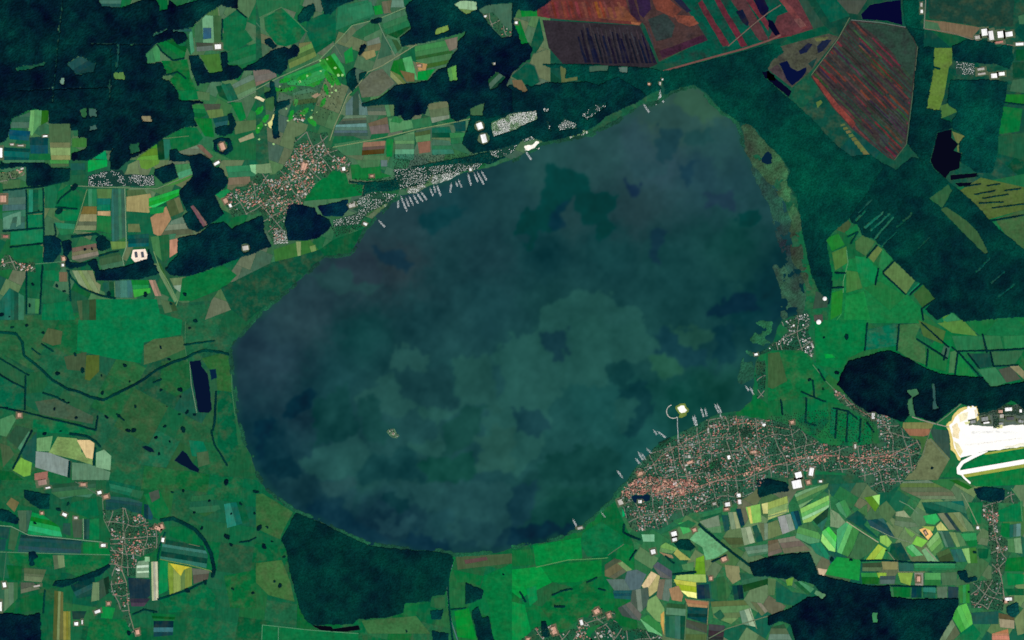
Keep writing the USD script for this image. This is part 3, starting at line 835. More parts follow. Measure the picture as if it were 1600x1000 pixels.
# hedges and lines of trees: quadrant, width m, group, label, points (";" parts separate lines)
G_DITCH = ('line of dark bushes along a meadow drain west of the lake', 'bushes along the western meadow drains')
HEDGES = [
('02', 26, None, 'long winding line of trees along the stream that runs into the western lake end', '-20,75 100,85 140,140 150,220 250,300 320,370 420,430 500,450 560,480 650,500 750,450 830,410 900,370 980,310 1090,260 1160,240 1210,210 1280,190 1370,200 1430,212'),
('02', 15, G_DITCH[1], G_DITCH[0], '0,240 100,300 180,345;0,340 80,390 155,425;160,350 155,560;150,575 350,625 500,660 600,690 610,600;270,455 350,480 420,520;1150,155 1340,130;200,180 250,215;260,150 330,195;960,390 1010,370;1320,690 1340,780 1380,840 1420,910;730,590 775,625;0,545 150,575'),
('02', 24, None, 'thick dark hedge along the north side of the pale greenhouse fields', '440,710 540,725 600,760 625,790'),
('02', 18, None, 'dark hedge along the western lake bank', '1430,212 1500,110 1580,20'),
('02', 20, None, 'short dark hedge dividing the pale fields', '595,800 585,905'),
('02', 16, None, 'long dark hedge slanting past the green strip field at the western edge', '80,930 130,830 200,690'),
('02', 18, None, 'dark hedge between the two lower pale fields', '435,885 430,980'),
('02', 22, None, 'dark tree line beside the long rectangular pond', '1350,450 1345,560 1340,640 1330,690'),
('01', 18, None, 'dark hedge curving round the straw-coloured field end', '420,690 450,740 500,790 560,820 640,850 720,865'),
('01', 14, 'hedges between the north-western meadows', 'dark field hedge between green meadows by the western edge', '20,190 270,165 430,125;270,180 275,540;165,190 170,440;20,445 270,425;65,545 270,520;165,690 165,960;265,660 250,960;360,270 380,240 440,190;350,295 480,305;340,400 350,460 330,500;430,690 440,880;170,335 270,325'),
('01', 26, None, 'straight dark hedge along the south edge of the ploughed block', '450,480 600,460 640,490'),
('01', 16, None, 'dark hedge under the small round copse', '620,600 680,580 740,570'),
('00', 12, 'hedges on the meadows beside the north-western forest', 'dark hedge between bright meadows beside the north-western forest', '985,280 1010,320 1080,378 1150,365;1040,470 1110,450 1140,470 1160,490;1390,120 1385,250;1480,60 1540,110'),
('03', 40, None, 'broad curved belt of trees round the fields east of the small round village', '1010,250 1080,240 1150,270 1220,310 1280,380 1320,460 1340,560 1330,600'),
('03', 18, None, 'hedge closing the southern edge of the triangular fields', '990,745 1130,700 1170,690 1230,660 1290,630'),
('03', 16, None, 'hedge south of the small round village street end', '830,840 900,810 980,825'),
('03', 16, None, 'dark hedge below the farm halls east of the small round village', '1030,330 1000,410 985,500'),
('03', 14, None, 'thin dark hedge near the western edge of the lake meadows', '1500,390 1560,380 1600,360'),
('03', 14, None, 'dark ditch line running south from the western forest block', '280,690 270,830'),
('23', 26, None, 'thick dark diagonal row of trees south of the lakeside town', '1170,280 1300,390 1400,470 1480,530'),
('23', 16, None, 'short row of dark trees beside an orange-roofed farm in the pale crops', '1250,510 1340,470'),
('31', 10, 'dark streaks in the yellow-green fen', 'thin dark streak across the yellow-green fen at the right edge', '1230,165 1330,150;1290,215 1420,190;1340,240 1500,215;1320,270 1470,262;1400,300 1600,275;1370,160 1450,150;1480,190 1580,178'),
('23', 24, None, 'straight black hedge between two yellow fields', '1010,590 1145,575'),
('23', 20, None, 'dark hedge west of the pale greenhouses', '700,280 695,325 740,350 800,370'),
('23', 14, None, 'short dark hedge on the meadow below the greenhouses', '735,500 775,440'),
('23', 14, 'hedges on the southern lake meadows', 'thin dark hedge on the bright southern lake meadows', '250,720 320,690 380,680;470,640 530,610;540,680 580,690;50,700 85,760'),
('23', 26, None, 'small thick dark hedge near the farms in the southern meadows', '270,790 325,790'),
('23', 18, None, 'dark slit of trees among the pale crops south of the town', '960,475 1010,520'),
('33', 14, None, 'dark hedge along the middle field road in the south-east', '580,505 720,500 900,515 1090,515 1170,515'),
('33', 14, None, 'short hedge above the stepped forest edge', '770,660 900,665 1050,665'),
('32', 14, 'hedges on the meadows east of the lake', 'dark hedge between bright meadows east of the lake', '240,490 235,640 300,660;80,500 90,590;430,565 420,740;500,570 490,760;580,620 570,760;315,310 355,380;280,380 290,480;210,450 280,480 360,510;620,20 605,190;820,30 805,190;930,120 1120,240;1000,180 990,290;960,20 1130,170;1115,180 1100,250;1150,170 1185,200 1170,340;1190,200 1340,370;1340,90 1370,200;1190,195 1390,190 1600,180;1390,200 1410,290 1560,280;1250,210 1320,300;620,640 660,700;410,550 500,570 560,620'),
('31', 14, 'hedges on the meadows north of the forest block', 'dark hedge on the green fields below the moor', '620,610 680,535;720,700 790,630;690,680 670,780;890,840 960,775;970,1000 960,930 1050,870;420,705 480,708;400,800 470,795;380,900 400,760;860,840 720,710;500,480 560,450 520,520;1310,100 1140,120;1390,380 1600,345'),
('30', 18, None, 'dark hedge beside the yellow-green field in the north-east', '960,400 1020,415 1070,430'),
('30', 14, None, 'dark hedge between bright green fields at the eastern edge', '1350,650 1480,640 1600,655'),
('13', 14, None, 'tree-lined bank of the canal leaving the southern lake end', '1205,560 1200,700 1210,830 1230,1000'),
('13', 12, None, 'dark hedge across the canal meadow', '1220,810 1310,800'),
]
CLUMPS = {
 '02': '165,35,14 270,80,14 470,215,16 515,315,22 360,335,20 780,283,18 1005,172,14 1055,245,14 640,455,16 635,350,10 395,500,12 430,515,10 845,540,14 475,610,12 280,710,18 380,695,10 1005,440,14 1125,435,24 1170,575,18 1030,665,14 975,735,15 1185,50,12 1220,5,20 745,600,14 665,605,18 1120,590,10 995,835,14 800,690,20 835,690,22 1145,685,26 340,555,10 40,550,14 75,45,14 1045,540,6 810,385,10 1060,760,9 1215,590,14 1130,480,9',
 '01': '205,775,14 355,785,15 400,820,12 185,910,14 530,560,14 575,555,12 465,170,32 370,318,34 1155,840,20 245,320,10 10,965,20 60,980,9 680,840,22 910,840,22 1070,900,12',
 '03': '1145,65,14 1310,130,14 1505,150,14 1215,205,12 1260,300,14 1420,355,26 1445,405,16 1580,705,14 1415,15,26 1590,210,12 1590,70,14 1445,210,10 425,150,14 1455,680,12 1075,75,9 1170,690,24 805,955,20 960,825,10 1280,640,18 365,185,20 220,270,14',
 '13': '20,300,26 70,295,12 50,415,24 150,660,22 115,635,12 175,480,12 940,945,12 1545,590,10 10,75,12 100,385,10',
 '32': '490,105,22 430,330,20 1025,925,12 345,430,10 260,375,14 350,110,10',
 '33': '1290,450,14 520,500,14 400,495,20 1255,700,12 740,440,10',
}
PONDS = [
('02', 'long narrow rectangular dark pond beside the western lake shore', '1185,260 1255,250 1260,290 1300,340 1325,560 1300,580 1240,575', (0, 22, 45)),
('02', 'small dark pond right of the rectangular one', '1310,310 1350,305 1355,360 1320,375', (5, 35, 60)),
('02', 'kite-shaped dark pond on the south-western meadow', '1090,880 1140,815 1170,840 1200,890 1245,930 1240,955 1180,930', (5, 25, 45)),
('02', 'small dark pond left of the kite-shaped one', '885,790 910,785 950,800 965,825 935,825 900,805', (5, 30, 45)),
('13', 'thin black pond at the southern foot of the swamp wood', '350,908 470,915 480,930 640,910 650,935 560,947 470,945 400,937', (6, 10, 18)),
('30', 'black peat pool at the top edge, above the red-striped field', '580,90 640,30 740,10 830,0 840,158 740,130 590,120', (5, 12, 45)),
('30', 'narrow black water channel on the edge of the peat block', '0,450 150,570 130,605 0,500', (0, 8, 35)),
('30', 'black pool with finger-like bays beside yellow spoil strips', '1060,830 1110,815 1150,810 1145,860 1190,900 1160,940 1210,960 1200,1010 1195,1055 1140,1070 1110,1115 1040,1055 1015,1010', (3, 5, 25)),
('31', 'black water strip just below the finger-bayed pool', '1140,95 1310,80 1300,105 1140,127', (3, 8, 25)),
('31', 'small black water strip, lowest of the three by the moor edge', '1170,143 1275,140 1260,160 1190,165', (3, 10, 25)),
('30', 'black oblong pool in the pinkish peat at the top right', '0,120 30,130 75,210 50,225 0,160', (8, 10, 35)),
('30', 'dark blue flooded peat cutting west of the striped field', '70,396 120,378 140,420 185,445 240,420 236,455 196,500 150,536 118,500 100,460', (8, 20, 55)),
('20', 'small black pool at the right side of the scrub wood', '1560,450 1600,440 1640,470 1640,500 1580,490', (0, 15, 35)),
('31', 'dark lagoon hidden behind the eastern reeds', '-30,-25 0,-60 25,-35 25,20 -5,30 -45,10', (0, 35, 55)),
('23', 'dark harbour pond in the old town', '744,104 772,92 800,100 846,88 866,100 858,128 836,136 815,122 798,130 790,148 762,138', (0, 34, 56)),
]
ROADS = [
('10', 10, (115, 145, 105), '0,560 130,490 200,460 400,370 480,290 600,160 680,140 760,120 930,50 1010,-5'),
('10', 9, (110, 135, 110), '760,130 800,220 870,350'), ('10', 10, (130, 140, 105), '1000,280 870,360 790,410 700,450 640,530 570,600 530,700 490,790 460,880'),
('10', 8, (100, 120, 90), '640,590 655,650'), ('10', 10, (125, 145, 100), '480,920 650,890 800,860 1000,810 1210,770 1400,730'),
('10', 8, (80, 125, 85), '20,110 160,45 250,130 320,200'), ('10', 8, (70, 115, 90), '0,140 60,210'), ('10', 8, (95, 115, 90), '480,260 540,360'),
('00', 9, (105, 130, 105), '1600,570 1490,625 1420,640'), ('00', 9, (110, 130, 95), '1360,20 1370,100'), ('00', 8, (70, 120, 85), '1540,190 1600,270'), ('00', 8, (90, 125, 85), '980,870 1180,850'),
('01', 8, (105, 135, 90), '545,180 500,330 460,460'), ('01', 9, (125, 155, 120), '780,180 785,350 790,540 765,610 775,660'), ('01', 9, (115, 135, 105), '440,160 640,170 980,180 1200,90'),
('01', 9, (80, 130, 95), '220,650 450,630'), ('01', 10, (110, 145, 95), '960,570 1000,680 1050,760 1110,880 1100,910'), ('01', 7, (40, 100, 85), '1200,550 1200,710'), ('01', 8, (95, 130, 90), '715,760 720,860'),
('20', 22, (112, 78, 72), '945,445 1100,400 1300,345 1450,305 1600,255 1680,220'), ('20', 11, (115, 95, 85), '1350,290 1500,160 1600,80 1680,30'), ('20', 8, (60, 90, 75), '1300,350 1470,550 1560,620'), ('20', 8, (75, 100, 80), '130,340 205,310'),
('30', 9, (100, 110, 105), '520,125 700,140 860,170'), ('30', 8, (100, 110, 85), '510,110 440,240 270,470'), ('30', 8, (80, 95, 75), '935,290 915,500 890,700 865,900 790,1000'), ('30', 12, (110, 120, 105), '985,0 975,180'), ('30', 10, (120, 110, 95), '980,180 1130,200 1290,250 1540,285'),
('20', 8, (60, 85, 75), '0,470 90,390 140,410 175,510'),
('02', 8, (110, 140, 110), '1185,260 1195,400 1230,580'), ('02', 7, (70, 120, 85), '1445,230 1450,450 1470,600'), ('02', 7, (70, 115, 80), '1160,10 1155,160 1170,260'),
('03', 9, (115, 150, 120), '0,285 70,290 180,345 400,365 640,388'), ('03', 9, (90, 135, 100), '0,450 350,460 690,468'), ('03', 8, (130, 160, 130), '520,240 522,372'), ('03', 8, (100, 120, 95), '640,120 650,250 690,330'),
('03', 12, (120, 120, 100), '770,180 770,330 765,480 760,560 790,640 795,740 810,840 850,980'), ('03', 10, (130, 120, 105), '690,400 780,395 860,440 950,420'), ('03', 9, (110, 140, 80), '1000,495 1180,530 1310,565 1345,590'), ('03', 9, (90, 110, 95), '640,110 560,60 470,10'), ('03', 8, (100, 110, 85), '1180,400 1250,415'), ('03', 8, (70, 110, 85), '40,450 20,640'),
('13', 9, (80, 140, 100), '35,1000 40,905 330,937 640,960'), ('13', 9, (80, 135, 100), '140,920 140,1000'), ('13', 12, (80, 115, 115), '1228,530 1205,590 1195,690 1205,800 1225,900 1260,1000'),
('23', 9, (90, 150, 90), '150,545 350,500 560,490 600,485'), ('23', 9, (130, 125, 90), '1220,905 1230,760 1090,745'), ('23', 8, (90, 120, 85), '1090,770 1080,1000'), ('23', 9, (120, 130, 100), '1480,800 1530,930'), ('23', 9, (110, 125, 95), '1600,850 1340,930 1230,990'), ('23', 8, (95, 115, 90), '600,470 700,400'),
('33', 11, (165, 165, 130), '490,260 580,320 690,390'), ('33', 9, (120, 140, 110), '640,290 760,350 820,370 890,390'), ('33', 9, (130, 145, 110), '1210,80 1250,150 1330,320'), ('33', 12, (130, 125, 110), '1400,150 1410,300 1440,420 1430,500 1460,620 1480,760'), ('33', 8, (130, 130, 100), '810,500 815,575 980,575'), ('33', 10, (150, 140, 120), '980,420 1050,500'), ('33', 9, (120, 125, 100), '750,450 800,510'), ('33', 8, (100, 140, 100), '380,60 390,180 420,250'), ('33', 9, (110, 140, 110), '820,130 880,160 940,210'), ('33', 8, (90, 140, 90), '1520,50 1580,130 1590,260'), ('33', 8, (120, 150, 110), '0,230 120,200 130,110'),
('32', 10, (105, 125, 100), '1050,650 1130,590 1210,520'), ('32', 13, (140, 140, 125), '900,605 960,625 1050,650 1130,670'), ('32', 8, (110, 125, 100), '1010,740 1130,880'), ('32', 10, (130, 100, 90), '410,430 470,480 550,550 650,610 740,640'), ('32', 9, (105, 120, 95), '1020,680 990,760 970,850 850,990'), ('32', 8, (100, 125, 90), '800,790 900,830 970,840'), ('32', 8, (90, 130, 95), '280,280 360,380 410,430'),
('31', 8, (90, 150, 100), '490,560 500,640 470,760 470,830'), ('31', 8, (60, 150, 80), '460,960 430,1000'), ('31', 8, (85, 110, 85), '330,150 320,380'),
]

LAKE = """358,550 366,535 380,518 400,494 430,470 470,435 507,402 547,397 557,380 570,357 590,335 617,310 625,305 650,302 672,290 700,282 725,270 750,265 775,260 790,252 808,246 825,236 850,222 890,217 930,207 975,182 1005,163 1025,160 1050,142 1082,134 1100,145 1125,172 1155,192 1160,212 1165,235 1178,258 1195,272 1215,297 1228,322 1235,350 1238,385 1247,407 1255,435 1258,470 1250,490 1222,500 1215,512 1208,535 1190,550 1180,565 1178,600 1175,625 1155,642 1130,645 1110,652 1080,668 1055,680 1030,693 1005,718 985,742 972,762 958,782 930,808 910,827 890,835 862,845 830,850 800,857 775,864 750,867 712,869 690,862 660,860 625,857 575,852 540,835 500,815 462,801 445,790 420,770 402,745 393,715 380,690 370,650 366,610 360,570"""
LAKE_TONES = [(420,560,30,58,70),(480,500,34,62,70),(560,420,38,62,70),(520,600,18,62,66),(640,340,34,66,72),(620,420,38,58,64),(700,320,20,62,68),(760,280,25,66,70),(800,300,28,72,75),(860,260,32,78,76),(940,230,36,78,78),(1000,220,40,75,82),(1040,260,40,72,82),(1040,190,48,85,72),(1100,170,50,90,72),(1120,220,34,78,78),(1100,270,28,64,74),(1150,300,30,70,76),(1180,330,28,72,74),(900,320,30,66,68),(990,320,32,62,66),(700,420,22,62,66),(760,400,22,58,64),(850,400,14,58,62),(950,400,16,62,64),(1050,420,18,66,66),(1150,420,20,70,66),(1150,370,16,70,64),(860,470,20,66,66),(760,480,22,66,70),(650,500,20,62,66),(560,530,14,62,62),(450,640,26,60,70),(420,700,10,48,60),(480,760,22,62,68),(600,620,24,70,70),(700,600,24,72,72),(800,600,28,78,78),(900,560,24,80,74),(950,640,22,80,76),(1000,700,18,76,72),(900,720,26,80,76),(850,820,20,68,62),(900,800,14,72,58),(780,830,16,54,66),(720,800,26,74,78),(650,740,26,74,72),(560,740,26,76,72),(600,820,14,46,60),(500,800,10,46,62),(1050,560,22,70,68),(1120,540,16,60,64),(1160,480,6,52,58),(1120,600,20,78,66),(1070,620,12,72,62),(1090,500,22,72,70),(1210,450,10,52,58),(1230,480,6,44,56)]
# drifts of silt and water weed in the shallow lake: tone and outline
DRIFTS = [
((32,86,78),'g','838,498 846,484 880,462 935,455 962,466 985,484 1003,500 1008,525 1060,545 1075,560 1050,590 1010,560 960,580 900,600 860,640 850,700 800,740 770,700 760,660 790,600 760,560 800,530 840,520'),
((24,68,70),'12','870,310 1080,280 1200,290 1230,430 1250,540 1030,530 940,500 930,400'),((34,84,78),'12','850,170 1080,180 1080,300 990,300 960,250 930,310 840,290'),
((32,82,76),'12','750,340 870,320 880,390 930,400 940,500 1020,530 1000,560 880,620 820,600 810,520 700,520 640,550 630,490 740,440'),
((32,84,76),'12','1220,220 1450,220 1500,480 1530,560 1500,610 1430,600 1400,550 1280,550 1200,610 1150,650 1200,850 1070,850 970,840 930,790 1000,780 1140,720 1140,600 1030,580 1030,530 1250,520 1250,430 1230,300'),
((30,80,76),'12','350,800 560,790 600,720 690,780 700,830 720,850 600,920 540,1000 380,980 310,900 300,840'),((18,68,64),'12','620,600 700,520 810,520 820,600 800,660 880,680 800,770 700,770 620,680'),
((18,70,62),'12','1200,650 1280,560 1420,560 1430,650 1390,720 1370,780 1200,840 1170,720'),((34,84,74),'12','1370,750 1600,640 1600,900 1400,960 1370,920 1460,820'),((14,72,60),'12','1070,860 1200,850 1380,830 1400,960 1250,1000 1050,990 1020,900'),
((16,64,66),'12','730,830 930,800 1000,860 1050,990 600,1000 620,930'),
((8,46,60),'12','150,650 200,500 330,430 400,440 380,520 300,560 180,650'),((6,44,60),'12','0,660 100,640 90,700 60,800 40,860 0,850'),((6,42,54),'12','60,850 250,840 290,900 320,980 150,1000 60,940'),((14,62,60),'12','350,560 540,380 600,600 600,700 560,790 360,780'),
((32,84,70),'22','1000,30 1220,30 1230,130 1130,170 1060,100'),((32,90,68),'22','870,230 960,170 1050,220 1070,330 940,390 890,320'),((14,62,62),'22','600,280 720,255 780,340 740,410 600,390'),((16,68,62),'22','160,880 350,870 400,800 560,790 700,850 700,1000 150,1000'),
((12,58,62),'22','650,420 850,400 880,560 820,680 700,700 680,620 760,520 660,500'),((26,80,74),'22','650,500 750,500 760,650 700,690 640,620'),((18,60,68),'22','0,560 180,560 230,680 160,740 0,700'),((20,60,70),'22','160,100 380,60 380,160 300,220 310,280 250,290 240,200'),
((30,84,76),'22','380,20 760,20 880,130 840,260 640,250 600,280 600,420 400,420 340,240'),((16,60,70),'22','880,60 1000,40 1130,170 1220,180 1200,300 1100,300 960,170 900,200'),((10,54,62),'22','1230,60 1350,30 1440,200 1400,260 1260,260'),
((0,62,58),'21','240,30 480,60 480,180 640,200 640,280 560,330 650,480 560,560 560,430 430,360 350,240 320,400 120,540 40,460 50,310 190,260'),((12,50,66),'21','240,330 340,260 340,400 260,440'),((36,74,80),'21','720,0 980,0 960,90 800,100'),((10,42,60),'21','1370,790 1540,810 1530,960 1400,950 1200,970 1290,900'),
((0,62,58),'21','1400,310 1530,300 1520,430 1430,440 1390,390'),((18,52,68),'21','900,450 980,440 960,560 910,660 890,560'),((16,40,68),'21','700,120 800,130 770,220 720,220'),((20,56,72),'21','1060,60 1180,20 1110,180'),((28,56,74),'21','1190,170 1400,200 1360,330 1200,280'),
((30,78,78),'13','940,0 1600,0 1600,280 1500,340 1400,430 1260,400 1210,200 1080,180 1050,230 960,120'),((24,64,70),'13','500,90 620,60 630,160 600,200 560,150'),((6,46,52),'13','800,90 930,100 940,200 860,190 800,150'),((10,46,62),'13','250,190 560,180 700,290 870,400 700,425 500,330'),
((30,70,72),'13','380,0 600,0 560,90 440,110'),((26,66,74),'13','750,220 880,200 890,280 980,260 960,360 760,310'),((10,46,64),'13','1000,330 1220,380 1240,450 900,420'),((24,68,72),'13','1260,250 1500,260 1500,380 1300,420'),
((10,60,66),'11','1060,310 1200,290 1280,330 1140,430 1070,430'),((18,52,68),'11','720,540 880,560 980,650 950,700 800,640'),((32,72,72),'11','340,700 500,640 760,800 700,850 420,830'),((36,56,66),'11','470,610 740,600 770,760 640,780 600,680'),
((48,92,70),'20','1000,570 1140,530 1240,620 1360,730 1300,760 1100,690 1000,640'),((40,80,76),'20','830,700 1000,640 1240,760 1100,850 850,760'),((24,66,74),'20','920,800 1080,800 1000,1000 880,960'),((26,72,72),'20','1080,790 1230,800 1240,900 1100,900'),
((14,66,60),'23','100,150 380,100 620,60 600,180 500,260 120,330'),((20,62,72),'23','0,30 180,20 110,230 0,330'),((6,40,58),'23','0,300 150,270 420,280 400,330 0,430'),
]

